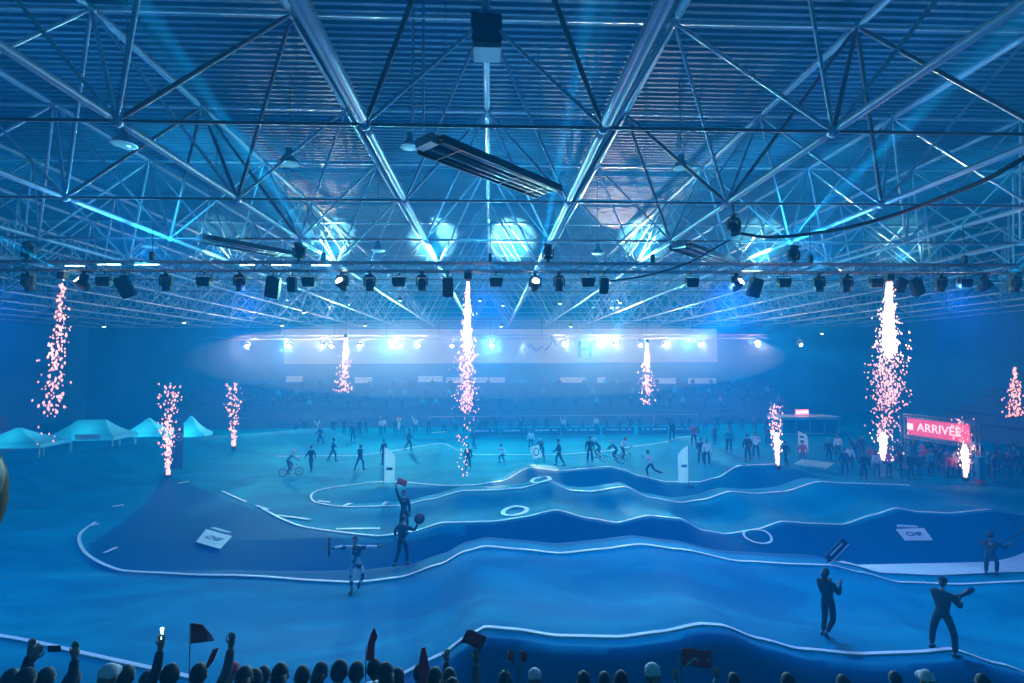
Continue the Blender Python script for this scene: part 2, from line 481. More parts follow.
for k in range(-5, 6):
    bm = BM(); rod(bm, (k*5.8, 0, .2), (k*5.8, 0, BZ-FT_Z), .03, 6); link('hoist', bm, M['black'], T2)
M['lens_on'] = mat('lit_lens', (.9, .9, 1), .2, emit=(.75, .88, 1), es=60)
M['lens_off'] = mat('dark_lens', (.03, .05, .08), .08)
M['lens_dim'] = mat('dim_lens', (.3, .5, .6), .15, emit=(.1, .6, .9), es=.18)

def moving_head(lens='lens_off', tilt=0.0, pan=0.0, label=None, group=None, up=False):
    """moving-head lamp hung from its base (origin at the clamp, lamp below)"""
    t = empty('moving_head_lamp', (0, 0, 0), pan, label, 'stage lamp', group)
    bm = BM(); box(bm, (0, 0, -.13), (.30, .26, .10)); bevel(bm, .015); link('base', bm, M['black'], t)
    bm = BM(); box(bm, (0, 0, .02), (.16, .36, .024)); box(bm, (0, 0, -.035), (.1, .1, .09)); link('clamp', bm, M['black'], t)
    for s in (-1, 1):
        bm = BM(); box(bm, (s*.185, 0, -.30), (.05, .16, .30)); bevel(bm, .012); link('yoke_arm', bm, M['black'], t)
    R = Euler((tilt, 0, 0)).to_matrix()
    c = Vector((0, 0, -.40)); bm = BM()
    lathe(bm, [(.06, .21), (.12, .19), (.145, .08), (.15, -.06), (.13, -.14), (.145, -.20), (.14, -.225), (.118, -.226), (.116, -.2)], 18, 0, c, R)
    hd = link('lamp_head', bm, M['black'], t)
    bm = BM(); lathe(bm, [(.115, -.205), (.09, -.218), (.03, -.225)], 18, 0, c, R); link('lens', bm, M[lens], hd)
    return t
def wash_lamp(label=None, group=None, rz=0, tilt=.2):
    """wide box-shaped flood with barn lip under a yoke"""
    t = empty('flood_lamp', (0, 0, 0), rz, label, 'stage lamp', group)
    bm = BM(); box(bm, (0, 0, .02), (.08, .36, .024)); rod(bm, (0, 0, .02), (0, 0, -.08), .022); box(bm, (0, 0, -.08), (.50, .05, .02)); box(bm, (-.25, 0, -.19), (.015, .05, .24)); box(bm, (.25, 0, -.19), (.015, .05, .24)); link('yoke', bm, M['black'], t)
    R = Euler((tilt, 0, 0)).to_matrix(); c = Vector((0, 0, -.29)); bm = BM()
    box(bm, c+R @ Vector((0, .02, .07)), (.46, .26, .14), R); box(bm, c+R @ Vector((0, 0, -.09)), (.40, .22, .18), R, taper=1.15); bevel(bm, .012)
    for k in range(5): box(bm, c+R @ Vector((0, -.115, .02+k*.025)), (.40, .02, .008), R)
    link('housing', bm, M['black'], t)
    bm = BM(); box(bm, c+R @ Vector((0, 0, -.185)), (.34, .18, .012), R); link('lens', bm, M['lens_dim'], t)
    return t
def box_lamp(w_, h, d, tilt_y=0.0, label=None, group=None, rz=0):
    """upright box (strobe or small loudspeaker) in a bracket"""
    t = empty('hanging_box_lamp', (0, 0, 0), rz, label, 'stage lamp', group)
    bm = BM(); box(bm, (0, 0, .02), (.08, .36, .024)); rod(bm, (0, 0, .02), (0, 0, -.11), .02); box(bm, (0, 0, -.11), (w_+.05, .05, .02)); link('bracket', bm, M['black'], t)
    R = Euler((.25, tilt_y, 0)).to_matrix(); c = Vector((0, 0, -.15-h/2)); bm = BM()
    box(bm, c, (w_, d, h), R); bevel(bm, .03, 2); link('housing', bm, M['blackgloss'], t)
    bm = BM(); 
    for k in range(7): box(bm, c+R @ Vector((0, -d/2-.004, h*(-.38+.127*k))), (w_*.82, .012, h*.07), R)
    link('front_grille', bm, M['black'], t)
    return t
def hang(o, px, py_c, drop=.35):
    p = at(px, py_c, TRUSS_Y); o.location = (p.x, TRUSS_Y, TRUSS_Z-.21); return p.x
def beside(px):
    """what in the photo is close to this lamp, for its label"""
    return px
mhs = [(28, 'lens_off', .4, 'dark moving-head lamp at the far left end of the near truss'),
       (83, 'lens_on', 2.4, 'lit moving-head lamp just right of the leftmost ceiling spark jet'),
       (166, 'lens_off', .2, 'moving-head lamp between the tilted box and a wide flood, left part of near truss'),
       (240, 'lens_off', .3, 'moving-head lamp on the near truss left of the leaning fat box lamp'),
       (342, 'lens_on', 2.5, 'lit moving-head lamp throwing a pale beam up left, left of the centre jet'),
       (370, 'lens_off', .1, 'dark moving-head lamp next to the lit one left of the centre jet'),
       (422, 'lens_off', .0, 'dark moving-head lamp directly left of the upright grey box near the centre jet'),
       (535, 'lens_on', 2.75, 'lit moving-head lamp throwing a beam up along the central roof tube'),
       (559, 'lens_off', .1, 'pointed dark moving-head lamp just right of the central lit one'),
       (737, 'lens_on', 2.3, 'lit moving-head lamp throwing a beam up right beside a leaning box'),
       (819, 'lens_off', -.2, 'dark moving-head lamp, first of the two side by side left of the big right jet'),
       (847, 'lens_off', .3, 'dark moving-head lamp, second of the two side by side left of the big right jet'),
       (941, 'lens_off', .2, 'dark moving-head lamp right of the leaning box beside the big right jet'),
       (985, 'lens_on', 2.0, 'lit moving-head lamp near the right end of the truss'),
       (1015, 'lens_off', .1, 'dark moving-head lamp cut by the right edge of the picture')]
beams = {83: (-5, -5.5, 4.5), 342: (-2.2, -5.5, 4.5), 535: (.6, -5.5, 4.5), 737: (3.2, -5.5, 4.5), 985: (5, -5.5, 4.5)}
for px, lens, tilt, lab in mhs:
    o = moving_head(lens, .95-PI if lens == 'lens_on' else tilt, {83: -.7, 342: -.35, 535: .1, 737: .5, 985: .7}.get(px, 0), lab, 'lamps under the near truss')
    x = hang(o, px, 290); tag(o, None)
    if px in beams:
        dx, dy, dz = beams[px]
        dv = Vector((dx, dy, dz)).normalized(); p = Vector((x, TRUSS_Y, TRUSS_Z-.62))+dv*.34
        spot(p, p+dv, 150000, (.35, .85, 1.0), 3.2, .4, .05)
        o.scale = (1.05, 1.05, 1.05)
for px, lab in ((104, 'wide flood lamp right of the leftmost lit moving head, far left of near truss'), (204, 'wide flood lamp between two moving heads in the left third of the near truss'),
                (309, 'wide flood lamp right of the small upright box and the leaning fat box'), (399, 'wide flood lamp third to the left of the centre spark jet'), (496, 'wide flood lamp just right of the centre spark jet'),
                (588, 'wide flood lamp left of the narrow upright box right of centre'), (692, 'wide flood lamp with empty truss on both sides, left of a lit moving head'), (784, 'wide flood lamp with pale top right of the leaning box in the right half'),
                (876, 'wide flood lamp touching the big right spark jet'), (965, 'wide flood lamp between two moving heads near the right edge')):
    hang(wash_lamp(lab, 'lamps under the near truss'), px, 290)
for px, w_, h, ty, lab in ((125, .42, .72, -.35, 'fat dark box lamp leaning left under the left part of the near truss'), (273, .46, .72, .22, 'fat dark box lamp leaning right beside a slim upright box'),
                       (292, .28, .52, 0, 'slim upright box lamp beside the fat leaning one, left of centre'), (448, .36, .68, 0, 'grey upright box lamp directly left of the centre spark jet'), (604, .30, .56, 0, 'slim upright box lamp right of a wide flood, right of centre'),
                       (755, .42, .68, .2, 'fat dark box lamp leaning right beside the lit moving head in the right half'), (901, .30, .50, .3, 'box lamp half hidden directly right of the big right spark jet'), (917, .38, .62, -.5, 'box lamp leaning left, lit pink by the big right spark jet')):
    hang(box_lamp(w_, h, .26, ty, lab, 'lamps under the near truss'), px, 290)
# moving heads standing on top of the truss or hung from the frame
for px, py, lab in ((28, 268, 'dark moving-head lamp standing on top of the truss at the far left'), (299, 258, 'dark moving-head lamp standing on the truss above the leaning fat box'), (548, 262, 'dark moving-head lamp standing on the truss right of the central beam'), (794, 268, 'dark moving-head lamp standing on the truss in its right half')):
    o = moving_head('lens_off', .5, .3, lab, 'lamps standing on the near truss')
    p = at(px, 270, TRUSS_Y); o.location = (p.x, TRUSS_Y, TRUSS_Z+.21); o.rotation_euler = (PI, 0, 0)
for px, d_, c_ in ((299, (-.28, -.72, .62), (.05, .9, .85)), (548, (.12, -.75, .65), (.2, .85, 1)), (794, (.25, -.72, .6), (.05, .7, 1))):
    p = at(px, 262, TRUSS_Y); dv = Vector(d_).normalized()
    spot(Vector((p.x, TRUSS_Y, TRUSS_Z+.62))+dv*.36, Vector((p.x, TRUSS_Y, TRUSS_Z+.62))+dv*2, 45000, c_, 4, .5, .05)
p = at(732, 214, 15.8)
o = moving_head('lens_off', -.5, 0, 'dark moving-head lamp hanging alone from the space frame above the truss', 'stage lamps under the roof'); o.location = (p.x, 15.72, 12.1)
bm = BM(); rod(bm, (0, 0, 0), (0, 0, .38), .02); link('hanging_rod', bm, M['black'], o)

# far lamps on the far truss, all glaring towards the camera
FARL = [248, 290, 323, 332, 360, 393, 400, 418, 452, 492, 565, 600, 616, 640, 665, 700, 757, 800]
NOTE = {248: 'alone at the left end', 290: 'second from the left end', 323: 'left of the pair', 332: 'right of the pair', 360: 'between the thin spark jet and the fan', 393: 'at the root of the fan of beams', 400: 'just right of the fan root', 418: 'between fan and centre jet',
        452: 'just left of the centre jet', 492: 'just right of the centre jet', 565: 'above the blue letter', 600: 'right of the blue letter', 616: 'under the white smoke puff', 640: 'beside the small right jet', 665: 'right of the small jet', 700: 'left of the right-hand beams', 757: 'at the root of the right beams', 800: 'at the right end, small and apart'}
for px in FARL:
    o = moving_head('lens_on', -1.15, 0, 'glaring far lamp in the haze %s' % NOTE[px], 'glaring lamps on the far truss')
    p = at(px, 341, FT_Y-.1); o.location = (p.x, FT_Y, FT_Z-.268); o.scale = (1.5, 1.5, 1.5)
    small = px in (332, 400, 492, 640, 800, 452)
    point((p.x, FT_Y-.75, FT_Z-.8), 80 if small else 340, (.85, .82, 1), .25)
    spot((p.x, FT_Y-.65, FT_Z-.95), (p.x*.6, 22, 6.5), 500 if small else 2200, (.22, .55, 1.0), 34, 1, .15)
# fans of narrow beams
def far_beam(px, tx, ty, e=1500, col=(.55, .85, 1), ang=5, Y=None):
    p = at(px, 343, FT_Y-.8); q = at(tx, ty, Y or FT_Y-14)
    spot(p, q, e*14, col, ang, .4, .05)
for tx, ty in ((372, 318), (388, 312), (412, 312), (428, 318), (345, 392), (435, 388)): far_beam(395, tx, ty)
for tx, ty in ((512, 405), (534, 410), (560, 395)): far_beam(522, tx, ty, 2500, ang=4, Y=40)
for tx, ty in ((720, 318), (735, 322)): far_beam(692, tx, ty, 4000, ang=7)
for tx, ty in ((780, 318), (795, 332), (800, 352)): far_beam(748, tx, ty, 2500)
far_beam(616, 622, 300, 1800, (.8, .85, 1), 14)
far_beam(330, 326, 300, 1200, (.7, .85, 1), 9)

# ------------------------------------------------------------------ things under the roof
M['heater'] = mat('heater_panel', (.05, .055, .06), .35, .4)
M['heatpipe'] = mat('heater_tube', (.5, .5, .52), .35, .6)
def heater(a, b_, wd, label):
    a = Vector(a); b_ = Vector(b_); L = (b_-a).length; ang = math.atan2(b_.y-a.y, b_.x-a.x)
    t = empty('radiant_heater', (a+b_)/2, ang, label, 'heater', 'radiant heater panels under the roof')
    bm = BM(); box(bm, (0, 0, .10), (L, wd, .05)); box(bm, (0, -wd/2, .03), (L, .03, .18)); box(bm, (0, wd/2, .03), (L, .03, .18)); link('reflector_tray', bm, M['heater'], t)
    for k in range(4):
        bm = BM(); y = wd*(-.33+.22*k); rod(bm, (-L/2+.05, y, 0), (L/2-.05, y, 0), .045, 10); link('heating_tube', bm, M['heater'] if k % 2 else M['heatpipe'], t)
    for x in (-L*.38, L*.12, L*.36):
        bm = BM(); box(bm, (x, 0, -.06), (.02, wd+.04, .012)); link('cross_bar', bm, M['alu'], t)
    bm = BM(); box(bm, (-L/2-.08, 0, .06), (.22, wd*.6, .2)); link('burner_box', bm, M['alu'], t)
    for x in (-L*.4, L*.4):
        bm = BM(); rod(bm, (x, 0, .1), (x, 0, DECK-.02-a.z), .008, 5); link('suspension_wire', bm, M['tubedark'], t)
HZ = 12.1
def zpt(px, py, z):
    d = ray(px, py); k = (z-CAMZ)/d.z; return Vector((d.x*k, d.y*k, z))
heater(zpt(430, 146, HZ), zpt(549, 193, HZ), .85, 'large dark radiant heater with long tubes hanging near the roof centre')
heater(zpt(205, 240, HZ), zpt(292, 256, HZ), .9, 'smaller dark radiant heater hanging above the left part of the truss')
heater(zpt(680, 247, HZ), zpt(730, 264, HZ), .9, 'dark radiant heater hanging above the right part of the truss')
t = empty('hanging_projector', at(487, 37, 13.2), 0, 'black box projector hanging from the roof tubes at the top centre', 'projector')
bm = BM(); box(bm, (0, 0, .02), (.78, .8, .72)); bevel(bm, .03, 2); link('housing', bm, M['black'], t)
bm = BM(); box(bm, (0, 0, -.42), (.74, .7, .14)); bevel(bm, .02); link('lower_shroud', bm, M['tubedark'], t)
bm = BM(); box(bm, (-.32, .1, .52), (.22, .3, .3)); bevel(bm, .02); link('bracket', bm, M['black'], t)
bm = BM(); box(bm, (.05, 0, .45), (.4, .3, .16), taper=.5); link('lid', bm, M['black'], t)
bm = BM(); rod(bm, (.02, 0, .5), (.02, 0, DECK-t.location.z), .03); link('hanging_pole', bm, M['tubedark'], t)
t = empty('twin_roof_pipe', at(418, 130, 13.6), 0, 'pair of slim vertical pipes dropping from the roof left of the projector', 'pipe')
for dx in (-.14, .14):
    bm = BM(); rod(bm, (dx, 0, 0), (dx, 0, DECK-t.location.z), .035); link('pipe', bm, M['tube'], t)
for z_ in (.7, 2.2):
    bm = BM(); box(bm, (0, 0, z_), (.34, .06, .05)); link('clamp', bm, M['tubedark'], t)
M['bell'] = mat('lamp_bell', (.25, .4, .5), .3, .3)
def bell(px, py, Y, s, label, em=True):
    p = at(px, py, Y)
    t = empty('high_bay_lamp', p, 0, label, 'ceiling lamp', 'bell lamps under the roof')
    bm = BM(); lathe(bm, [(.07, .30), (.10, .28), (.10, .08), (.14, .05), (.30, -.16), (.31, -.18)], 18); link('bell_shade', bm, M['bell'], t)
    bm = BM(); lathe(bm, [(.29, -.175), (.15, -.2), (.02, -.205)], 18); link('lens', bm, M['lens_dim'], t)
    bm = BM(); rod(bm, (0, 0, .28), (0, 0, (DECK-p.z)/s), .012, 6); link('hanging_rod', bm, M['tubedark'], t)
    t.scale = (s, s, s)
    return t
for px, py, Y, s, lab in ((289, 158, 17.0, 1.15, 'bell lamp high in the left part of the roof, lit greenish'), (681, 163, 17.0, 1.0, 'bell lamp high in the right part of the roof, lit greenish'), (410, 142, 16.5, 1.0, 'bell lamp at the foot of the twin roof pipes'),
                       (378, 247, 27, 1.1, 'small bell lamp above the truss left of centre'), (598, 250, 27, 1.1, 'small bell lamp above the truss right of centre'), (150, 243, 24, 1.1, 'small bell lamp above the left part of the truss'), (815, 258, 26, 1.2, 'small bell lamp above the right part of the truss'), (124, 138, 13.5, 1.0, 'dark bell lamp hanging in the upper left of the roof')):
    bell(px, py, Y, s, lab)
M['tubelamp'] = mat('tube_lamp_glow', (.9, 1, 1), .4, emit=(.45, .9, 1), es=4)
def strip_lamp(px, py, Y, L, label):
    p = at(px, py, Y); p.z = min(p.z, 12.4)
    t = empty('strip_lamp', p, 0, label, 'ceiling lamp', 'strip lamps under the roof')
    bm = BM(); box(bm, (0, 0, .05), (L+.1, .16, .06)); link('housing', bm, M['tubedark'], t)
    bm = BM(); rod(bm, (-L/2, 0, 0), (L/2, 0, 0), .03, 8); link('glowing_tube', bm, M['tubelamp'], t)
    bm = BM(); rod(bm, (-L*.4, 0, .05), (-L*.4, 0, BZ-p.z), .01, 5); rod(bm, (L*.4, 0, .05), (L*.4, 0, BZ-p.z), .01, 5); link('hanger', bm, M['tubedark'], t)
for px, py, L, lab in ((75, 266, .9, 'dim strip lamp above the leftmost spark jet'), (109, 261, 1.1, 'lit strip lamp in the upper left, first of the left pair'), (147, 262, 1.2, 'lit strip lamp in the upper left, second of the left pair'), (247, 264, .7, 'faint strip lamp left of the lamp standing above the leaning box'), (281, 264, .9, 'bright strip lamp beside the standing moving head left of centre'),
                       (321, 265, .9, 'strip lamp right of the standing moving head left of centre'), (903, 273, 1.2, 'lit strip lamp above the big right spark jet'), (752, 271, 1.0, 'strip lamp above the truss in its right half')):
    strip_lamp(px, py, 25.8, L, lab)
# far roof lamps seen small in the haze
for k_, (px, py) in enumerate(sorted(((282, 325), (304, 312), (365, 325), (480, 300), (503, 305), (501, 326), (571, 326), (620, 302), (560, 303), (400, 300), (104, 326), (184, 322), (822, 333), (896, 330)))):
    p = at(px, py, 44)
    t = empty('roof_spotlight', p, 0, 'tiny lit spotlight under the far roof, %s from the left' % ordw(k_+1), 'ceiling lamp', 'tiny far roof spotlights')
    bm = BM(); lathe(bm, [(.06, .2), (.14, .15), (.17, -.05), (.16, -.06)], 10); link('can', bm, M['tubedark'], t)
    bm = BM(); lathe(bm, [(.15, -.05), (.08, -.1), (.01, -.12)], 10); link('lens', bm, M['tubelamp'], t)
    bm = BM(); rod(bm, (0, 0, .15), (0, 0, DECK-p.z), .015, 5); link('hanging_rod', bm, M['tubedark'], t)
# black supply cable slung along the right-hand tubes
bm = BM()
cp = [at(*p) for p in ((1075, 130, 8.6), (1024, 158, 9.2), (985, 180, 10), (945, 196, 11), (900, 213, 12.3), (850, 227, 13.6), (800, 235, 15), (765, 237, 15.6), (738, 233, 15.8))]
tube(bm, smooth_path(cp, 6), .05, 8)
tag(link('power_cable', bm, M['black']), 'thick black cable sagging under the roof tubes at the upper right', 'cable')
bm = BM(); tube(bm, smooth_path([at(*p) for p in ((730, 240, 15.8), (712, 250, 16.2), (690, 262, 16.8), (650, 275, 17.6), (610, 281, 17.8))], 6), .03, 8)
tag(link('power_cable', bm, M['black']), 'thinner black cable dropping from the lone hanging lamp to the truss', 'cable')

# ------------------------------------------------------------------ text helper
def text_mesh(name, s, size, m, parent, loc, rot, ext=.004, align='CENTER', bold=0, sx=1.0):
    c = bpy.data.curves.new(name, 'FONT'); c.body = s; c.size = size; c.extrude = ext; c.align_x = align; c.align_y = 'CENTER'; c.offset = bold
    tmp = bpy.data.objects.new(name, c); COL.objects.link(tmp)
    bpy.context.view_layer.update()
    me = bpy.data.meshes.new_from_object(tmp.evaluated_get(bpy.context.evaluated_depsgraph_get()))
    bpy.data.objects.remove(tmp)
    me.materials.clear(); me.materials.append(m)
    o = bpy.data.objects.new(name, me); COL.objects.link(o); o.parent = parent; o.location = loc; o.rotation_euler = rot; o.scale = (sx, 1, 1)
    return o

# ------------------------------------------------------------------ stands, end wall, barriers
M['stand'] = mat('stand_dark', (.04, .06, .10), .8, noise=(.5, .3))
M['screen'] = mat('pale_wall_cloth', (.75, .8, .85), .8, noise=(.4, .05))
M['banner'] = mat('banner_cloth', (.65, .72, .78), .6)
M['letter'] = mat('letter_blue', (.0, .10, .2), .5)
M['fence'] = mat('fence_blue', (.05, .10, .18), .5)
def stand(name, x0, x1, y0, z0, n_, dy, dz, label, flip=None):
    t = empty(name, (x0*.5+x1*.5, y0, 0), 0, label, 'grandstand')
    for k in range(n_):
        bm = BM(); h = z0+dz*(k+1); box(bm, (0, dy*(k+.5), h/2), (x1-x0, dy, h)); box(bm, (0, dy*k+.05, h+.02), (x1-x0, .08, .06)); link('tier', bm, M['stand'], t)
    return t
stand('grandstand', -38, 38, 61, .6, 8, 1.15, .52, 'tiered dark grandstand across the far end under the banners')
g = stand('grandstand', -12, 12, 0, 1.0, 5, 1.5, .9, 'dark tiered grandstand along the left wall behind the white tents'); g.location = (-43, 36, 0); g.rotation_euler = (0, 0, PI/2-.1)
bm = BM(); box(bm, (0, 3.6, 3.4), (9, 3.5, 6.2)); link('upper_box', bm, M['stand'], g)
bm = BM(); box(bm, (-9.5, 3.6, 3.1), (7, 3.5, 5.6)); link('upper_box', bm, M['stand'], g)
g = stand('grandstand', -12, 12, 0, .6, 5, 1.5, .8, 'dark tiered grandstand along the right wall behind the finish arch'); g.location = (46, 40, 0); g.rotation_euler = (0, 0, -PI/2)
# pale cloth on the end wall with a letter sign
bm = BM(); box(bm, (2, 73.6, 9.9), (62, .1, 4.9)); sc_ = tag(link('wall_cloth', bm, M['screen']), 'long pale cloth covering the upper end wall behind the glaring lamps', 'wall cloth')
p = at(585, 350, 73.3); t = empty('wall_letter', p, 0, 'big blue letter H standing out on the pale end wall', 'sign'); text_mesh('letter', 'H', 3.2, M['letter'], t, (0, 0, 0), (PI/2, 0, 0), .05, bold=.05)
p = at(545, 344, 73.3); bm = BM()
tube(bm, [p+Vector(v) for v in ((-3, 0, -1), (-2, 0, 0), (-1.3, 0, -1.1), (-.4, 0, -.3), (0, 0, -1), (1, 0, .2), (.9, 0, 1.2), (1.6, 0, -.2), (2.4, 0, .4), (3, 0, 1.4))], .09, 6)
tag(link('wall_script', bm, M['letter']), 'blue handwritten scrawl on the pale end wall left of the letter H', 'sign')
for px0, px1, py, txt, lab in ((286, 303, 379, '', 'small pale banner hung far left on the far grandstand'), (355, 372, 380, '', 'short pale framed banner left of the centre jet on the far grandstand'), (418, 443, 379, '', 'brightest pale banner left of the centre jet on the far grandstand'), (446, 464, 380, '', 'dull banner hidden half behind the centre jet on the far grandstand'), (474, 505, 380, '', 'long pale banner right of the centre jet on the far grandstand'),
                               (560, 586, 380, '', 'faint banner under the blue letter on the far grandstand'), (597, 606, 380, '', 'small square banner right of the blue letter on the far grandstand'), (653, 676, 381, '', 'slanted pale banner right of the small right jet'), (688, 716, 381, '', 'faint banner at the right end of the far grandstand')):
    a = at(px0, py, 68.5); b_ = at(px1, py, 68.5)
    t = empty('banner', ((a.x+b_.x)/2, 68.5, a.z), 0, lab, 'banner', 'banners on the far grandstand')
    bm = BM(); box(bm, (0, 0, 0), (b_.x-a.x, .05, .75)); link('sheet', bm, M['banner'], t)
    for s in (-1, 1):
        bm = BM(); rod(bm, (s*(b_.x-a.x)/2, 0, 4.25-a.z), (s*(b_.x-a.x)/2, 0, .42), .04, 6); link('post', bm, M['tubedark'], t)

# ------------------------------------------------------------------ spark jets
M['spark'] = mat('spark_glow', (1, .8, .75), .5, emit=(1.0, .42, .42), es=.75)
M['sparkw'] = mat('spark_core_glow', (1, .9, .9), .5, emit=(1.0, .66, .72), es=1.5)
for k_ in ('spark', 'sparkw'): M[k_].cycles.emission_sampling = 'NONE'
def octa(bm, c, r, d, mi):
    q = d.to_track_quat('Z', 'Y'); c = Vector(c)
    V = [bm.verts.new(c+q @ Vector(v)) for v in ((r, 0, 0), (0, r, 0), (-r, 0, 0), (0, -r, 0), (0, 0, r*1.8), (0, 0, -r*1.8))]
    for i in range(4):
        bm.faces.new((V[i], V[(i+1) % 4], V[4])).material_index = mi
        bm.faces.new((V[(i+1) % 4], V[i], V[5])).material_index = mi
def jet(px, py0, py1, Y, n_, wpx, dens, label, down=False, size=1.0, core=0.0, x_end=None, light=60, tail=None, z0=None):
    """sparks from the nozzle (py0) to the tip (py1)"""
    a = at(px, py0, Y); b_ = at(px if x_end is None else x_end, py1, Y)
    if z0 is not None: a.z = z0
    ax = b_-a; n_ = int(n_*1.6); size *= .8; wpx *= 1.2
    rnd = random.Random(int(px*7+py0))
    t = empty('spark_jet', a, 0, label, 'spark fountain', 'spark jets')
    bm = BM(); s = Y/F; 
    for k in range(n_):
        u = rnd.random()**dens
        wd = wpx*s*(.18+.82*min(1, u*1.5))
        off = Vector((rnd.gauss(0, .36)*wd, rnd.gauss(0, .36)*wd, rnd.gauss(0, .04)*ax.length*.3))
        r = rnd.uniform(.45, 1.15)*s*size
        octa(bm, ax*u+off, r, (ax.normalized()+off*.6/(wd+.01)*.4), 0 if u > core or rnd.random() < .4 else 1)
    if tail:
        for k in range(tail[0]):
            u = 1+rnd.random()*tail[1]; octa(bm, ax*u+Vector((rnd.gauss(0, .3)*wpx*s, rnd.gauss(0, .3)*wpx*s, 0)), rnd.uniform(.5, 1.2)*s*size, ax.normalized(), 0)
    sp = link('sparks', bm, [M['spark'], M['sparkw']], t); sp['kind'] = 'stuff'
    if core:
        bm = BM(); L = ax.length*core; d = ax.normalized()
        pts = [d*L*k/9 for k in range(10)]; rr = [wpx*s*(.10+.22*(k/9)) for k in range(10)]; rr[-1] *= .35; rr[-2] *= .7
        tube(bm, [p+Vector((.001*i, 0, 0)) for i, p in enumerate(pts)], rr, 10); link('spark_core', bm, M['sparkw'], t)
    point(a+ax*.5+Vector((0, -.6, 0)), light*.35, (1, .45, .5), .3, 'spark_light')
    return a
def spark_machine(p, label, down):
    t = empty('spark_machine', p, 0, label, 'effects machine', 'spark machines')
    s = -1 if down else 1
    bm = BM(); box(bm, (0, 0, s*.14), (.26, .26, .26)); bevel(bm, .02); link('housing', bm, M['black'], t)
    bm = BM(); lathe(bm, [(.06, 0), (.06, .05), (.045, .055)], 12, 0, (0, 0, s*.27) if not down else (0, 0, -.325)); link('nozzle', bm, M['alu'], t)
    bm = BM(); box(bm, (0, 0, s*.0125), (.30, .38 if down else .3, .025)); link('base_plate', bm, M['tubedark'], t)
    return t
for px, py1, n_, wpx, dens, core, xe, lab, size, li in ((63, 412, 150, 13, .8, .0, 52, 'loose pink spark jet falling from the left end of the near truss', 1.25, 60),
                              (468, 412, 420, 11, .75, .55, 466, 'tall white-pink spark jet falling from the middle of the near truss', .85, 110),
                              (889, 405, 620, 17, .85, .62, 889, 'broadest spark jet, falling from the right part of the near truss', .95, 140)):
    p = at(px, 280, TRUSS_Y); p.z = TRUSS_Z-.178
    spark_machine(p, 'black spark machine clamped under the near truss above the %s jet' % {63: 'leftmost', 468: 'central', 889: 'broad right'}[px], True)
    jet(px, 286 if px < 400 else 288, py1, TRUSS_Y, n_, wpx, dens, lab, True, size, core, xe, li, {63: (9, .25), 468: (40, .5), 889: (60, .45)}[px], TRUSS_Z-.50)
for px, py0, py1, n_, wpx, core, lab, size, li, xe in ((168, 479, 382, 170, 10, 0, 'spark jet rising from the floor by the round-logo flag at the left', 1.1, 15, 169), (234, 450, 382, 90, 8, 0, 'smaller spark jet rising left of the track behind the island', 1.0, 12, 233), (778, 470, 402, 150, 8, .5, 'spark jet rising beside the white feather flag right of centre', .9, 25, 774),
                                      (883, 464, 406, 150, 11, .5, 'spark jet rising at the left post of the finish arch', .95, 30, 883), (966, 482, 418, 150, 9, .55, 'spark jet rising in front of the right end of the finish arch banner', .95, 30, 963)):
    p = hit(px, py0); spark_machine(p, 'black floor spark machine feeding the %s' % lab.replace('spark jet rising', 'jet').replace(' from the floor', '').replace(' the right end of', '').replace(' of the track', '').replace(' the left post of', ''), False)
    jet(px, py0-3, py1, p.y, n_, wpx, 1.45, lab, False, size, core, xe, li, None, p.z+.32)
for px, py0, py1, n_, Y, lab in ((346, 338, 392, 90, 46, 'thin spark jet falling from the far roof left of centre'), (647, 343, 404, 110, 46, 'thin spark jet falling from the far roof right of centre'), (1015, 368, 416, 110, 34, 'spark jet falling at the right edge of the picture')):
    if px != 1015:
        q = at(px, py0, Y); m_ = spark_machine(q+Vector((0, 0, .32)), 'small spark machine hung from the far roof above the thin %s jet' % ('left' if px < 500 else 'right'), True)
        bm = BM(); rod(bm, (0, 0, 0), (0, 0, BZ-q.z-.32), .02, 6); link('hanging_rod', bm, M['black'], m_)
    jet(px, py0, py1, Y, n_, 9, .8, lab, True, 1.0 if px != 466 else .8, .4 if px in (346, 647) else 0, px+(0 if px > 600 else -2), 20)

# ------------------------------------------------------------------ people
SKIN = mat('skin', (.24, .15, .11), .6)
HAIR = mat('dark_hair', (.015, .012, .012), .6)
CL = {'black': mat('black_cloth', (.010, .012, .016), .8), 'navy': mat('navy_cloth', (.015, .025, .06), .8), 'grey': mat('grey_cloth', (.12, .13, .15), .8), 'white': mat('white_shirt_cloth', (.75, .78, .8), .7),
      'red': mat('red_cloth', (.65, .03, .06), .7), 'jeans': mat('denim_cloth', (.03, .06, .14), .8), 'teal': mat('teal_cloth', (.03, .3, .36), .7), 'pink': mat('pink_cloth', (.8, .2, .3), .7)}
def skinmesh(V, E, Rr, sub=1):
    me = bpy.data.meshes.new('tmp'); me.from_pydata([tuple(v) for v in V], E, [])
    o = bpy.data.objects.new('tmp', me); COL.objects.link(o)
    o.modifiers.new('s', 'SKIN').use_smooth_shade = True
    for i, r in enumerate(Rr):
        sv = me.skin_vertices[0].data[i]; sv.radius = r if isinstance(r, tuple) else (r, r); sv.use_root = (i == 0)
    if sub: m_ = o.modifiers.new('b', 'SUBSURF'); m_.levels = sub; m_.render_levels = sub
    bpy.context.view_layer.update()
    out = bpy.data.meshes.new_from_object(o.evaluated_get(bpy.context.evaluated_depsgraph_get()))
    bpy.data.objects.remove(o)
    return out
def D(x, y, z): return Vector((x, y, z)).normalized()
STAND = dict(spine=(0, .03, 1), head=(0, .15, 1), aL=((-.25, .05, -1), (-.1, .25, -1)), aR=((.25, .05, -1), (.1, .25, -1)), lL=((-.1, .02, -1), (-.04, -.04, -1)), lR=((.1, .02, -1), (.04, -.04, -1)))
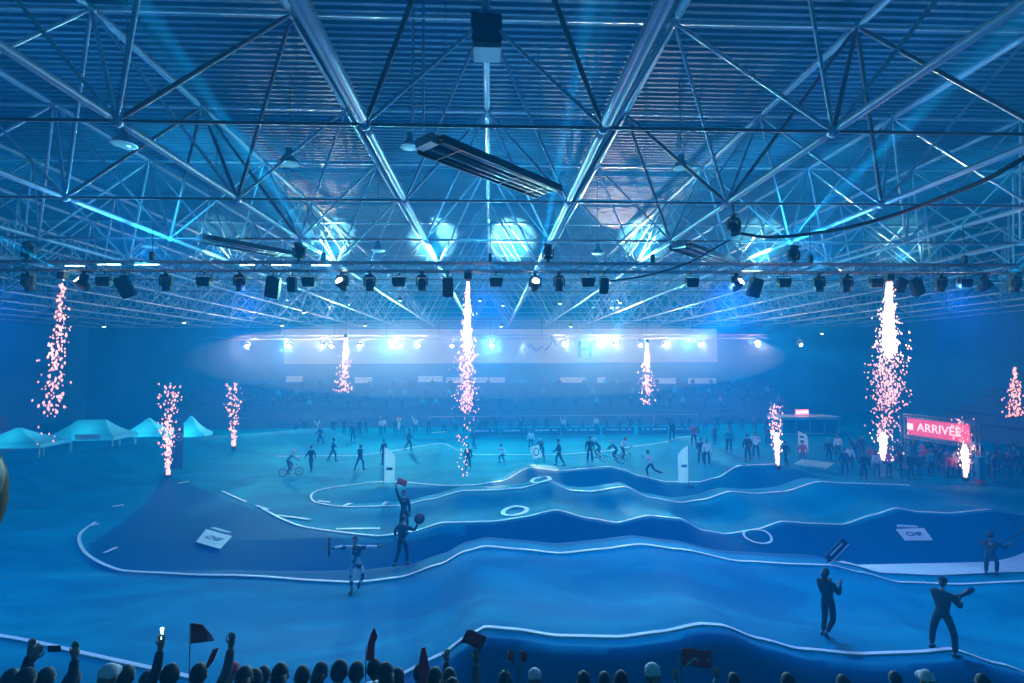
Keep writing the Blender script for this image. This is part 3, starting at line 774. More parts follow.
def P_(**k): d = dict(STAND); d.update(k); return d
def joints(p):
    J = {}; sp = D(*p['spine']); J['pel'] = Vector((0, 0, 0)); J['waist'] = sp*.14; J['chest'] = sp*.34; J['neck'] = sp*.50
    hd = D(*p['head']); J['neck2'] = J['neck']+hd*.08; J['head'] = J['neck']+hd*.20
    for s, k in ((-1, 'L'), (1, 'R')):
        sh = sp*.44+Vector((s*.185, 0, 0)); e = sh+D(*p['a'+k][0])*.29; w_ = e+D(*p['a'+k][1])*.25
        J['sh'+k], J['el'+k], J['wr'+k] = sh, e, w_
        hp = Vector((s*.095, 0, -.03)); kn = hp+D(*p['l'+k][0])*.43; an = kn+D(*p['l'+k][1])*.42
        J['hp'+k], J['kn'+k], J['an'+k] = hp, kn, an
        J['to'+k] = an+Vector(p.get('toe'+k, (s*.03, .17, -.045)))
    lo = min(J['anL'].z, J['anR'].z)-.075
    for v in J.values(): v.z -= lo
    return J
def add_hand(bm, w_, d, curl=.35, side=1):
    """palm, four fingers and a thumb continuing the forearm direction d"""
    d = d.normalized(); s = d.cross(Vector((0, 1, .2))); s.normalize(); u = d.cross(s)
    tube(bm, [w_-d*.02, w_+d*.03, w_+d*.085], [.026, .038, .034], 8)
    for k, (o_, L) in enumerate(((-.03, .065), (-.01, .078), (.01, .072), (.03, .056))):
        b_ = w_+d*.075+s*o_
        tube(bm, [b_, b_+d*L*.5+u*L*curl*.25, b_+d*L*.9+u*L*curl*.8], [.0095, .009, .007], 6)
    b_ = w_+d*.03+s*side*.032
    tube(bm, [b_, b_+(s*side*.7+d*.6)*.035, b_+(s*side*.45+d*.9)*.07], [.012, .010, .008], 6)
def human_meshes(p, fine=1, hair='short', hat=None):
    J = joints(p)
    V = [J['pel'], J['waist'], J['chest'], J['neck'], J['neck2']]; Rr = [(.112, .095), (.105, .08), (.14, .10), (.07, .065), .052]; E = [(0, 1), (1, 2), (2, 3), (3, 4)]
    for k in 'LR':
        b_ = len(V); V += [J['sh'+k], J['el'+k], J['wr'+k]]; Rr += [.062, .042, .028]; E += [(2, b_), (b_, b_+1), (b_+1, b_+2)]
        b_ = len(V); V += [J['hp'+k], J['kn'+k], J['an'+k], J['to'+k]]; Rr += [.072, .052, .036, .03]; E += [(0, b_), (b_, b_+1), (b_+1, b_+2), (b_+2, b_+3)]
    body = skinmesh(V, E, Rr, fine)
    bm = BM(); bm.from_mesh(body)
    hd = (J['head']-J['neck']).normalized(); q = Vector((0, 0, 1)).rotation_difference(hd).to_matrix(); c = J['head']
    H = []
    g = bmesh.ops.create_uvsphere(bm, u_segments=14, v_segments=10, radius=.1)
    for v in g['verts']:
        x, y, z = v.co; 
        x *= .78*(1-.25*max(0, -z/.1)); y *= .98; z *= 1.2
        if z < -.03 and y > 0: y *= .92
        v.co = c+q @ Vector((x, y, z))
    rod(bm, c+q @ Vector((0, .085, .02)), c+q @ Vector((0, .115, -.02)), .008, 6, .016)         # nose
    rod(bm, c+q @ Vector((-.02, .088, -.055)), c+q @ Vector((.02, .088, -.055)), .007, 6)         # lips
    for s in (-1, 1): rod(bm, c+q @ Vector((s*.074, -.005, .025)), c+q @ Vector((s*.082, -.012, -.025)), .014, 6)   # ears
    for k, s in (('L', -1), ('R', 1)): add_hand(bm, J['wr'+k], J['wr'+k]-J['el'+k], p.get('curl', .5), s)
    for f in bm.faces: f.smooth = True
    bm.to_mesh(body); bm.free(); body.name = 'body'; body.materials.clear(); body.materials.append(SKIN)
    # jacket
    V = [J['pel']+Vector((0, 0, -.09)), J['pel'], J['waist'], J['chest'], J['neck']]; Rr = [(.135, .115), (.145, .12), (.145, .112), (.172, .125), (.082, .078)]; E = [(0, 1), (1, 2), (2, 3), (3, 4)]
    for k in 'LR':
        b_ = len(V); V += [J['sh'+k], J['el'+k], J['wr'+k].lerp(J['el'+k], .06)]; Rr += [.082, .060, .046]; E += [(3, b_), (b_, b_+1), (b_+1, b_+2)]
    jk = skinmesh(V, E, Rr, fine); jk.name = 'jacket'
    V = [J['pel'], J['pel']+Vector((0, 0, .12))]; Rr = [(.11, .10), (.11, .095)]; E = [(0, 1)]
    for k in 'LR':
        b_ = len(V); V += [J['hp'+k], J['kn'+k], J['an'+k].lerp(J['kn'+k], .1)]; Rr += [.098, .074, .058]; E += [(0, b_), (b_, b_+1), (b_+1, b_+2)]
    tr = skinmesh(V, E, Rr, fine); tr.name = 'trousers'
    out = [('body', body, SKIN), ('jacket', jk, None), ('trousers', tr, None)]
    for k in 'LR':
        bm = BM(); a, t_ = J['an'+k], J['to'+k]; f = (t_-a); 
        tube(bm, [a-f*.35+Vector((0, 0, -.03)), a+Vector((0, 0, -.025)), a+f*.55+Vector((0, 0, -.01)), t_+f*.12], [.036, .047, .043, .022], 8)
        me = bpy.data.meshes.new('shoe'); bm.to_mesh(me); bm.free(); out.append(('shoe', me, CL['black']))
    bm = BM()
    if hat == 'cap':
        lathe(bm, [(.088, .02), (.092, .05), (.082, .10), (.04, .135), (.001, .138)], 14, 0, c, q)
        tube(bm, [c+q @ Vector(v) for v in ((0, .06, .035), (0, .12, .035), (0, .165, .02))], [.05, .055, .03], 8)
        nm = 'cap'
    elif hat == 'helmet':
        lathe(bm, [(.10, -.09), (.118, -.04), (.125, .03), (.105, .10), (.05, .135), (.001, .14)], 14, 0, c, q)
        tube(bm, [c+q @ Vector(v) for v in ((0, .08, .07), (0, .15, .09), (0, .19, .08))], [.07, .06, .03], 8)
        nm = 'helmet'
    else:
        g = bmesh.ops.create_uvsphere(bm, u_segments=14, v_segments=9, radius=.1)
        for v in g['verts']:
            x, y, z = v.co; x *= .86; y = y*1.0-.014; z = z*1.12+.022
            if y > .035 and z < .075: y = .035+(y-.035)*.2; x *= .9
            if z < -.05 and hair == 'short': z = -.05
            v.co = c+q @ Vector((x, y, z))
        if hair == 'long': tube(bm, [c+q @ Vector(v) for v in ((0, -.05, .03), (0, -.085, -.08), (0, -.08, -.2))], [.08, .085, .05], 8)
        nm = 'hair'
    me = bpy.data.meshes.new(nm); bm.to_mesh(me); bm.free(); out.append((nm, me, HAIR if nm == 'hair' else CL['black']))
    for _, me, m_ in out:
        for pl in me.polygons: pl.use_smooth = True
        me.materials.clear(); me.materials.append(m_ or CL['navy'])
    return J, out
CACHE = {}
def person(loc, rz, pose, key, top, leg, label, group=None, hat=None, hair='short', scale=1.0, hatcol=None, fine=1):
    k = (key, hat, hair, fine)
    if k not in CACHE: CACHE[k] = human_meshes(pose, fine, hair, hat)
    J, parts = CACHE[k]
    t = empty('person', loc, rz, label, 'person', group); t.scale = (scale,)*3
    for nm, me, m_ in parts:
        o = bpy.data.objects.new(nm, me); COL.objects.link(o); o.parent = t
        mm = {'jacket': CL[top], 'trousers': CL[leg], 'cap': CL[hatcol or 'black'], 'helmet': CL[hatcol or 'white']}.get(nm)
        if mm: o.material_slots[0].link = 'OBJECT'; o.material_slots[0].material = mm
    return t, J
WALK = P_(aL=((-.2, .5, -1), (0, .9, -.6)), aR=((.2, -.5, -1), (.1, .1, -1)), lL=((-.08, -.4, -1), (-.04, -.6, -1)), lR=((.08, .45, -1), (.04, .0, -1)))
RUN = P_(spine=(0, .3, 1), aL=((-.2, .6, -.6), (0, .6, .8)), aR=((.2, -.8, -.6), (.1, .4, -.8)), lL=((-.08, -.6, -1), (-.04, -1, -.25)), lR=((.08, .8, -1), (.04, -.2, -1)))
UP1 = P_(aR=((.3, .3, 1), (.1, .2, 1)))
UP2 = P_(aR=((.4, .3, 1), (.1, .2, 1)), aL=((-.4, .3, 1), (-.1, .2, 1)))
CLAP = P_(aR=((.3, .5, -.6), (-.5, .8, .9)), aL=((-.3, .5, -.6), (.5, .8, .9)))
PHONE = P_(aR=((.3, .8, .3), (-.3, .5, 1)), aL=((-.3, .8, .2), (.3, .5, 1)))
SPREAD = P_(aR=((1, .05, .05), (1, .05, .05)), aL=((-1, .05, .0), (-1, .05, .0)))
CROUCH = P_(spine=(0, .7, 1), aL=((-.2, .9, -.4), (0, .8, -.1)), aR=((.2, .9, -.4), (0, .8, -.1)), lL=((-.2, .9, -.45), (-.1, -.5, -1)), lR=((.2, .9, -.45), (.1, -.5, -1)))
POSES = {'stand': STAND, 'walk': WALK, 'run': RUN, 'up1': UP1, 'up2': UP2, 'clap': CLAP, 'phone': PHONE, 'spread': SPREAD, 'crouch': CROUCH}

# the two dark men close by on the near lane
BACKWARD = P_(spine=(0, -.12, 1), head=(0, .05, 1), aR=((.1, .55, -.8), (-.2, .75, .9)), aL=((-.15, .5, -.9), (.35, .9, .75)), lL=((-.06, .12, -1), (0, -.25, -1)), lR=((.06, .0, -1), (.0, -.95, -.75)), toeL=(.0, .18, -.03), toeR=(0, .1, -.15))
pp = hit(829, 637)
t, J = person(pp, -PI/2+.45, BACKWARD, 'photog', 'black', 'black', 'man in dark hooded clothes stepping along the near lane, both hands raised before his chest', None, None, 'long', 1.0, fine=2)
pp = hit(944, 653)
LENS = P_(spine=(0, .06, 1), head=(0, .1, 1), aR=((.25, .55, -.75), (-.35, .9, .0)), aL=((-.2, .6, -.8), (.45, .8, .15)), lL=((-.28, .0, -1), (-.06, -.1, -1)), lR=((.30, .05, -1), (.06, -.1, -1)), curl=.9)
t, J = person(pp, -PI/2+.35, LENS, 'lens', 'black', 'black', 'photographer in dark clothes and cap standing wide-legged on the near lane, holding a long camera', None, 'cap', 'short', 1.02, fine=2)
m4 = t.matrix_basis
c = Matrix.LocRotScale(t.location, t.rotation_euler, t.scale) @ ((J['wrL']+J['wrR'])/2+Vector((0, .13, .02)))
cm = empty('camera_with_long_lens', c, -PI/2+.35, 'black camera with a long lens held out by the capped photographer', 'camera')
tl = Euler((.14, 0, 0)).to_matrix()
bm = BM(); box(bm, (0, 0, 0), (.15, .08, .11), tl); box(bm, (0, 0, .07), (.06, .06, .04), tl); bevel(bm, .008); link('camera_body', bm, M['black'], cm)
bm = BM(); lathe(bm, [(.035, .03), (.035, .12), (.045, .14), (.045, .34), (.062, .40), (.062, .66), (.05, .66)], 14, 0, (0, 0, 0), Euler((.14-PI/2, 0, 0)).to_matrix()); link('lens_barrel', bm, M['blackgloss'], cm)

# the performer in the patterned white costume
M['costume'] = bpy.data.materials.new('patterned_costume'); mm = M['costume']; mm.use_nodes = True; n = mm.node_tree; b = n.nodes['Principled BSDF']
tc = n.nodes.new('ShaderNodeTexCoord'); vo = n.nodes.new('ShaderNodeTexVoronoi'); vo.inputs['Scale'].default_value = 9
cr = n.nodes.new('ShaderNodeValToRGB'); cr.color_ramp.interpolation = 'CONSTANT'; cr.color_ramp.elements[0].color = (.8, .82, .85, 1); cr.color_ramp.elements[1].position = .66; cr.color_ramp.elements[1].color = (.03, .05, .12, 1)
n.links.new(tc.outputs['Object'], vo.inputs['Vector']); n.links.new(vo.outputs['Color'], cr.inputs[0]); n.links.new(cr.outputs[0], b.inputs['Base Color'])
CL['costume'] = mm
pp = hit(355, 592)
DANCE = P_(aR=((1, .05, .12), (1, .1, -.1)), aL=((-1, .05, .1), (-1, .1, .0)), head=(0, .15, 1), lL=((-.05, .05, -1), (.03, -.05, -1)), lR=((.5, .35, -.75), (-.55, -.4, -1)))
t, J = person(pp, PI, P_(**{**DANCE, 'lL': DANCE['lR'] and ((-.5, .35, -.75), (.55, -.4, -1)), 'lR': ((.05, .05, -1), (-.03, -.05, -1))}), 'dance', 'costume', 'costume', 'performer in a patterned white costume balancing on one leg, both arms spread wide', None, None, 'short', 1.0, fine=2)
hp_ = Matrix.LocRotScale(t.location, t.rotation_euler, t.scale) @ (J['wrR']+Vector((.09, .0, 0)))
bm = BM(); rod(bm, (0, 0, -.22), (0, 0, .32), .028, 8); ball(bm, (0, 0, .32), .034, 8); ball(bm, (0, 0, -.22), .034, 8)
tag(link('juggling_stick', bm, M['black'], None, loc=hp_), 'short dark stick held upright in the outstretched hand of the costumed performer', 'stick')
# two runners one behind the other and the red flag
pp = hit(402, 566)
t, J = person(pp, -.5, P_(**{**RUN, 'spine': (.02, .1, 1), 'lL': ((-.05, -.1, -1), (0, -.7, -1)), 'lR': ((.05, .35, -1), (0, 0, -1)), 'aL': ((-.8, .1, -.8), (-.1, .3, -1)), 'aR': ((.6, .4, -.3), (.3, .3, .9))}), 'drumrun', 'navy', 'navy', 'performer in dark clothes skipping along the middle lane with a round dark drum raised', None, None, 'short', 1.0)
hp_ = Matrix.LocRotScale(t.location, t.rotation_euler, t.scale) @ (J['wrR']+Vector((.05, .02, .17)))
bm = BM(); lathe(bm, [(.02, -.09), (.16, -.08), (.19, -.05), (.19, .05), (.16, .08), (.02, .09)], 16, 0, (0, 0, 0), Euler((.9, .5, 0)).to_matrix())
tag(link('hand_drum', bm, M['black'], None, loc=hp_), 'round dark hand drum raised by the skipping performer', 'drum')
pp = hit(404, 534)
t, J = person(pp, PI*.9, UP1, 'up1', 'black', 'black', 'man in black behind the skipping performer, lifting a small red flag overhead', None, None, 'short', 1.05)
def flag(loc, rz, tilt, w_, h, m_, label, group, pole=.9, prong=0.0, name='flag', pole_m=None, lean=0.0):
    t = empty(name, loc, rz, label, 'flag', group); t.rotation_euler = (lean, tilt, rz)
    bm = BM(); rod(bm, (0, 0, -.05), (0, 0, pole), .009, 6); link('flag_pole', bm, pole_m or M['tubedark'], t)
    bm = BM(); N = 10; g = []
    for i in range(N+1):
        u = i/N
        g.append([bm.verts.new((.008+u*w_, math.sin(u*7)*.035*u*3*w_, pole-h*v_-u*h*prong*(.5-v_)*0-(u**1.5)*h*.18-h*prong*u*(.5 if v_ < .5 else -.5))) for v_ in (0, .33, .66, 1)])
    for A, B in zip(g, g[1:]):
        for k in range(3): bm.faces.new((A[k], B[k], B[k+1], A[k+1]))
    r = bmesh.ops.extrude_face_region(bm, geom=bm.faces[:])
    for v in [q for q in r['geom'] if isinstance(q, bmesh.types.BMVert)]: v.co.y += .003
    link('flag_cloth', bm, m_, t, smooth=True)
    return t
hw = Matrix.LocRotScale(t.location, t.rotation_euler, t.scale) @ (J['wrR']+Vector((0, .02, .06)))
flag(hw, .3, .3, .42, .26, CL['red'], 'small red flag held up by the man in black in mid track', None, .34)

# the photographer crouching with a pole on the right
pp = hit(991, 577)
t, J = person(pp, -.9, P_(**{**CROUCH, 'spine': (0, .45, 1), 'lL': ((-.12, .75, -.8), (0, -.55, -1)), 'lR': ((.12, .9, -.7), (0, -.6, -1)), 'aR': ((.5, .5, -.4), (.3, .8, .3)), 'aL': ((-.3, .5, -.6), (.5, .8, .2))}), 'rider', 'black', 'navy', 'person in dark gear and helmet bending forward on the track, gripping a thin pole', None, 'helmet', 'short', 1.0, 'black')
hw = Matrix.LocRotScale(t.location, t.rotation_euler, t.scale) @ ((J['wrL']+J['wrR'])/2+Vector((0, .05, 0)))
t = empty('camera_pole', hw, 0, 'thin dark two-armed camera pole held by the helmeted person on the right', 'camera pole')
bm = BM(); rod(bm, (-.25, 0, -.12), (1.0, 0, .42), .018, 6); link('pole', bm, M['black'], t)
bm = BM(); rod(bm, (1.0, 0, .42), (.42, 0, 1.0), .012, 6); link('thin_arm', bm, M['black'], t)
bm = BM(); box(bm, (1.02, 0, .44), (.14, .1, .1)); bevel(bm, .01); link('camera_body', bm, M['black'], t)
# tilted gate panel above the stepping man
p = at(825, 562, 17.9); z_ = ground(p.x, 17.9)
t = empty('tilted_panel', (p.x, 17.9, z_), 0, 'small dark tilted panel with a pale edge standing on the lane above the hooded man', 'panel')
Rt = Euler((0, -.75, 0)).to_matrix()
bm = BM(); box(bm, (.42, 0, .42), (.95, .05, .30), Rt); link('board', bm, CL['navy'], t)
bm = BM(); box(bm, (.50, -.02, .30), (1.0, .06, .035), Rt); link('pale_edge', bm, M['banner'], t)
bm = BM(); rod(bm, (.05, 0, 0), (.2, 0, .25), .02); rod(bm, (.55, .1, 0), (.5, 0, .45), .02); link('foot', bm, M['black'], t)
bm = BM(); box(bm, (.40, -.03, .46), (.6, .02, .05), Rt); link('pale_stripe', bm, M['banner'], t)

# a bmx bicycle
def bicycle(label, loc, rz, lean=0.0):
    t = empty('bmx_bicycle', loc, rz, label, 'bicycle', 'bicycles on the track'); t.rotation_euler = (0, lean, rz)
    for y in (-.48, .48):
        bm = BM(); tube(bm, [(0, y+.25*math.cos(a*PI/10), .27+.25*math.sin(a*PI/10)) for a in range(21)], .024, 6)
        for a in range(8): rod(bm, (0, y, .27), (0, y+.24*math.cos(a*PI/4), .27+.24*math.sin(a*PI/4)), .004, 4, caps=False)
        link('wheel', bm, M['black'], t)
    bm = BM(); S, Bb, Hh = (0, -.18, .62), (0, -.08, .30), (0, .33, .66)
    for a, b_ in ((S, Bb), (S, Hh), (Bb, Hh), (Bb, (0, -.48, .27)), (S, (0, -.48, .27))): rod(bm, a, b_, .017, 6)
    link('bike_frame', bm, CL['white'], t)
    bm = BM(); rod(bm, Hh, (.05, .48, .27), .014, 6); rod(bm, Hh, (-.05, .48, .27), .014, 6); link('fork', bm, M['alu'], t)
    bm = BM(); rod(bm, Hh, (0, .3, .84), .014, 6); rod(bm, (-.34, .28, .86), (.34, .28, .86), .014, 6); link('handlebar', bm, M['black'], t)
    bm = BM(); box(bm, (0, -.2, .66), (.1, .22, .04)); bevel(bm, .012); link('saddle', bm, M['black'], t)
    bm = BM(); rod(bm, (-.1, -.08, .2), (.1, -.08, .4), .01, 6); box(bm, (-.14, -.08, .2), (.09, .07, .02)); box(bm, (.14, -.08, .4), (.09, .07, .02)); link('pedal_crank', bm, M['alu'], t)
    return t
RIDE = P_(spine=(0, .75, .9), head=(0, .3, 1), aL=((-.45, .75, -.7), (.05, .9, -.6)), aR=((.45, .75, -.7), (-.05, .9, -.6)), lL=((-.15, .75, -.6), (.05, -.5, -1)), lR=((.15, .35, -1), (-.05, -.35, -1)))
def rider(px, py, rz, top, lab, lean=0.0, sc_=1.0):
    p = hit(px, py)
    bicycle('bmx bicycle ridden by the %s' % lab.replace(' at the right of the group before the barrier', ' before the barrier'), p, rz, lean)
    fwd = Vector((-math.sin(rz), math.cos(rz), 0))
    person(p-fwd*.22+Vector((0, 0, .17)), rz, RIDE, 'ride', top, 'navy', lab, 'bmx riders', 'helmet', 'short', .97*sc_, 'white' if top != 'white' else 'red')
rider(291, 476, -1.2, 'teal', 'rider in teal alone at the left of the track')
rider(597, 462, 1.2, 'navy', 'dark rider nearest the left of the group before the barrier')
rider(614, 464, 1.4, 'black', 'dark rider in the middle of the group before the barrier')
rider(624, 461, -1.0, 'white', 'rider with a white top at the right of the group before the barrier')
rider(541, 461, .3, 'navy', 'helmeted rider beside the white flag on the ridge')
# people spread over the track
def folk(px, py, pose, rz, top, leg, lab, hat=None, hatcol=None, hair='short', sc_=1.0, group='people on the far track'):
    p = hit(px, py)
    return person(p, rz, POSES[pose], pose, top, leg, lab, group, hat, hair, sc_, hatcol)
FK = [(311, 471, 'walk', .8, 'black', 'black', 'dark walking person right of the leaning rider'), (333, 461, 'walk', -1.2, 'navy', 'black', 'dark walking person between the leaning rider and the left feather flag'),
      (360, 470, 'walk', -.6, 'navy', 'navy', 'person in navy striding just left of the tall white feather flag'), (353, 442, 'stand', .3, 'black', 'black', 'thin standing person on the far lane left of the white feather flag'),
      (381, 435, 'stand', 2.8, 'white', 'navy', 'person in a white top standing on the far ridge above the feather flag'), (399, 431, 'stand', 2.5, 'white', 'white', 'person all in white on the far ridge'), (409, 451, 'walk', -1.5, 'navy', 'black', 'person striding over the far ridge right of the feather flag'),
      (384, 464, 'stand', 1, 'navy', 'navy', 'person half hidden behind the left feather flag'), (474, 449, 'walk', .9, 'navy', 'navy', 'walking person right of the central sparks, before the barrier'), (468, 470, 'stand', .2, 'navy', 'black', 'dark person standing under the trail of central sparks'),
      (504, 463, 'crouch', .7, 'white', 'navy', 'small crouching person with a pale top alone on the lane'), (559, 466, 'walk', 1.4, 'black', 'black', 'dark person with pale shoes striding right of the white flag'), (590, 463, 'stand', 2.9, 'black', 'black', 'broad dark person standing left of the riders'),
      (651, 477, 'run', 1.25, 'white', 'black', 'person in a white top and black trousers running left across the lane'), (701, 464, 'walk', -.4, 'navy', 'black', 'dark person beside the one in the white shirt, right of the flag'), (707, 466, 'stand', 2.8, 'white', 'navy', 'person in a white shirt right of the right-hand feather flag'),
      (694, 447, 'phone', 2.8, 'red', 'navy', 'person in a red top behind the right-hand feather flag'), (729, 452, 'stand', 2.8, 'teal', 'navy', 'lone person in a pale blue top standing with a red cap', 'cap', 'red'), (748, 462, 'stand', .1, 'black', 'black', 'dark person standing left of a pale-headed one near the right jet'),
      (756, 459, 'clap', 2.6, 'white', 'black', 'person with pale top clapping left of the right jet'), (786, 466, 'walk', .3, 'navy', 'black', 'dark person walking just right of the spark jet beside the flag'), (320, 444, 'walk', 1.7, 'navy', 'navy', 'small person on the far lane above the leaning rider'),
      (672, 441, 'up1', 2.5, 'navy', 'black', 'person with one arm raised before the right end of the barrier'), (531, 450, 'stand', 3, 'white', 'navy', 'person with a pale head behind the white flag rider'), (768, 445, 'stand', 3, 'grey', 'black', 'grey-clad person far back left of the cabin'), (715, 444, 'stand', .5, 'grey', 'navy', 'grey-clad person far back right of the feather flag')]
for f in FK: folk(*f)
# spectators behind the barrier, one by one
rnd = random.Random(3)
k = 0
for px in range(296, 800, 12):
    k += 1
    Y = 53.8+rnd.random()*2.2; p = at(px+rnd.uniform(-4, 4), 434, Y); 
    pose = rnd.choice(['stand', 'stand', 'clap', 'up1', 'up2', 'phone'])
    person((p.x, Y, 0), PI+rnd.uniform(-.4, .4), POSES[pose], pose, rnd.choice(['navy', 'black', 'grey', 'navy', 'white', 'teal']), 'navy', 'dim spectator behind the far barrier, %s from the left' % ordw(k), 'spectators behind the barrier')
for r_ in range(3):
    k = 0
    for px in range(250+r_*5, 830, 19):
        k += 1; kk = 1+r_*2; Y = 61+1.15*(kk+.5); p = at(px+rnd.uniform(-5, 5), 400, Y)
        if abs(p.x) > 37: continue
        person((p.x, Y, .6+.52*(kk+1)), PI, POSES['clap'] if rnd.random() < .4 else STAND, 'clap' if rnd.random() < 0 else 'stand', rnd.choice(['navy', 'black', 'grey', 'navy', 'teal']), 'navy', 'hazy spectator on the %s tier of the far grandstand, %s from the left' % (('lowest', 'middle', 'topmost')[r_], ordw(k)), 'spectators on the far grandstand')
# the crowd round the finish arch
TOPS = ['navy', 'black', 'black', 'navy', 'grey', 'red', 'white', 'teal', 'pink']
arch_spec = []
for k, (px, py, pose, top) in enumerate(sorted(((838, 457, 'stand', 'white'), (845, 476, 'stand', 'navy'), (850, 470, 'stand', 'white'), (855, 462, 'up1', 'navy'), (862, 458, 'stand', 'black'), (864, 480, 'stand', 'black'), (872, 470, 'clap', 'red'), (877, 478, 'stand', 'white'), (896, 470, 'phone', 'navy'), (901, 476, 'stand', 'black'),
                          (900, 464, 'stand', 'black'), (911, 479, 'stand', 'black'), (919, 479, 'walk', 'black'), (925, 470, 'stand', 'red'), (931, 476, 'stand', 'teal'), (936, 468, 'clap', 'black'), (940, 474, 'stand', 'black'), (946, 478, 'stand', 'navy'), (951, 481, 'stand', 'red'), (957, 477, 'phone', 'white'), (961, 469, 'stand', 'black'),
                          (969, 472, 'stand', 'black'), (988, 478, 'walk', 'teal'), (994, 482, 'stand', 'navy'), (1001, 476, 'stand', 'black'), (1008, 480, 'stand', 'navy'), (1014, 472, 'stand', 'grey'), (1020, 478, 'stand', 'black'), (914, 462, 'up2', 'navy'), (928, 462, 'stand', 'black'), (944, 463, 'stand', 'black'), (953, 464, 'up1', 'navy'), (980, 466, 'stand', 'black'), (998, 466, 'stand', 'black'), (1012, 464, 'stand', 'navy'), (886, 462, 'stand', 'grey'), (829, 462, 'stand', 'navy'), (889, 477, 'clap', 'pink'))), 1):
    p = hit(px, py)
    side = 'left of the arch' if px < 900 else 'under the arch banner' if px < 975 else 'right of the arch'
    pz = {'stand': 'standing', 'up1': 'raising one arm', 'up2': 'raising both arms', 'clap': 'clapping', 'phone': 'holding up a phone-like thing', 'walk': 'walking'}[pose].replace('holding up a phone-like thing', 'lifting both hands')
    row_ = 'front row' if py >= 475 else 'middle of the crowd' if py >= 468 else 'back of the crowd'
    person(p, PI+random.uniform(-.9, .9), POSES[pose], pose, top, random.choice(['navy', 'black', 'jeans']), '%s-topped person %s %s, %s from the left' % (top, pz, side, ordw(k)), 'people at the finish arch')

# ------------------------------------------------------------------ flags, arch, tents, cabin, signs
M['sail'] = mat('flag_sail', (.9, .9, .92), .6)
n = M['sail'].node_tree; tl_ = n.nodes.new('ShaderNodeBsdfTranslucent'); tl_.inputs['Color'].default_value = (.95, .95, .97, 1); mxs = n.nodes.new('ShaderNodeMixShader'); mxs.inputs[0].default_value = .55
n.links.new(n.nodes['Principled BSDF'].outputs[0], mxs.inputs[1]); n.links.new(tl_.outputs[0], mxs.inputs[2]); n.links.new(mxs.outputs[0], n.nodes['Material Output'].inputs['Surface'])
def feather(px, py, h, mirror, label, m_, logo=None, txt=None, sc_w=.62, curve=.28):
    p = hit(px, py); s = -1 if mirror else 1
    t = empty('feather_flag', p, 0, label, 'feather flag', 'feather flags')
    bm = BM(); tube(bm, [(-s*.30, 0, 0), (-s*.30, 0, h*.72), (-s*.30, 0, h*.86), (-s*.295, 0, h*.97), (-s*.29, 0, h)] if not curve < 0 else [(0, 0, 0), (0, 0, h)], .018, 6)
    link('pole', bm, M['tubedark'], t)
    bm = BM(); g = []
    for k in range(15):
        u = k/14; z = .25+(h-.27)*u
        xl = -s*.285
        xr = s*((sc_w-.29)-(sc_w-.03)*(max(0, u-.72)/.28)**1.6)
        g.append((bm.verts.new((xl, 0, z)), bm.verts.new(((xl+xr)/2, .015*math.sin(u*9), z)), bm.verts.new((xr, 0, z))))
    for A, B in zip(g, g[1:]):
        for k in (0, 1): bm.faces.new((A[k], A[k+1], B[k+1], B[k]))
    r = bmesh.ops.extrude_face_region(bm, geom=bm.faces[:])
    for v in [q for q in r['geom'] if isinstance(q, bmesh.types.BMVert)]: v.co.y += .012
    bmesh.ops.recalc_face_normals(bm, faces=bm.faces[:])
    sail = link('sail', bm, m_, t)
    bm = BM()
    for a in range(4): rod(bm, (-s*.30, 0, .02), (-s*.30+.4*math.cos(a*PI/2+.4), .4*math.sin(a*PI/2+.4), .02), .015, 5)
    link('cross_foot', bm, M['black'], t)
    if logo:
        bm = BM(); tube(bm, [(.02+.24*math.cos(a*PI/10), -.03, h*.74+.24*math.sin(a*PI/10)) for a in range(21)], .025, 6); ball(bm, (.02, -.03, h*.74), .10, 8, (1, .2, 1)); link('logo', bm, M['banner'], t)
    if txt:
        for q, (z, col) in enumerate(txt):
            bm = BM(); box(bm, (.02, -.012, z*h), (.34, .012, .16)); link('emblem', bm, col, t)
    return t
feather(389, 487, 2.35, False, 'tall plain white feather flag on the track left of centre', M['sail'], txt=((.45, M['letter']),))
feather(684, 487, 2.45, True, 'tall plain white feather flag on the track right of centre', M['sail'], txt=((.5, M['letter']),))
feather(802, 456, 2.0, False, 'white feather flag with printed patches before the cabin', M['sail'], txt=((.35, CL['red']), (.58, CL['teal']), (.75, M['letter'])), sc_w=.8)
feather(178, 473, 3.3, True, 'big dark feather flag with a pale ring logo behind the left spark jet', mat('blue_sail', (.02, .12, .3), .6), logo=True, sc_w=.8)
# red finish arch of truss
def seg_truss(bm, a, b_, w_, up):
    a = Vector(a); b_ = Vector(b_); d = (b_-a).normalized(); u = Vector(up); s = d.cross(u).normalized()*w_/2; u = u*w_/2
    L = (b_-a).length; n_ = max(2, int(L/.5))
    C4 = [s+u, s-u, -s-u, -s+u]
    for c in C4: rod(bm, a+c, b_+c, .028, 6)
    for k in range(n_):
        for i in range(4): rod(bm, a+(b_-a)*k/n_+C4[i], a+(b_-a)*(k+1)/n_+C4[(i+1) % 4], .012, 4, caps=False)
p0 = hit(906, 470); p1 = hit(977, 484)
p1 = Vector((p1.x, p1.y, 0)); p0 = Vector((p0.x, p0.y, 0))
AH = 3.75
t = empty('finish_arch', (p0+p1)/2, 0, 'aluminium truss finish arch with a pink-red banner over the crowd', 'arch')
a_, b__ = p0-t.location, p1-t.location
M['archbanner'] = mat('arch_banner', (.75, .06, .16), .5, emit=(.9, .10, .22), es=.35)
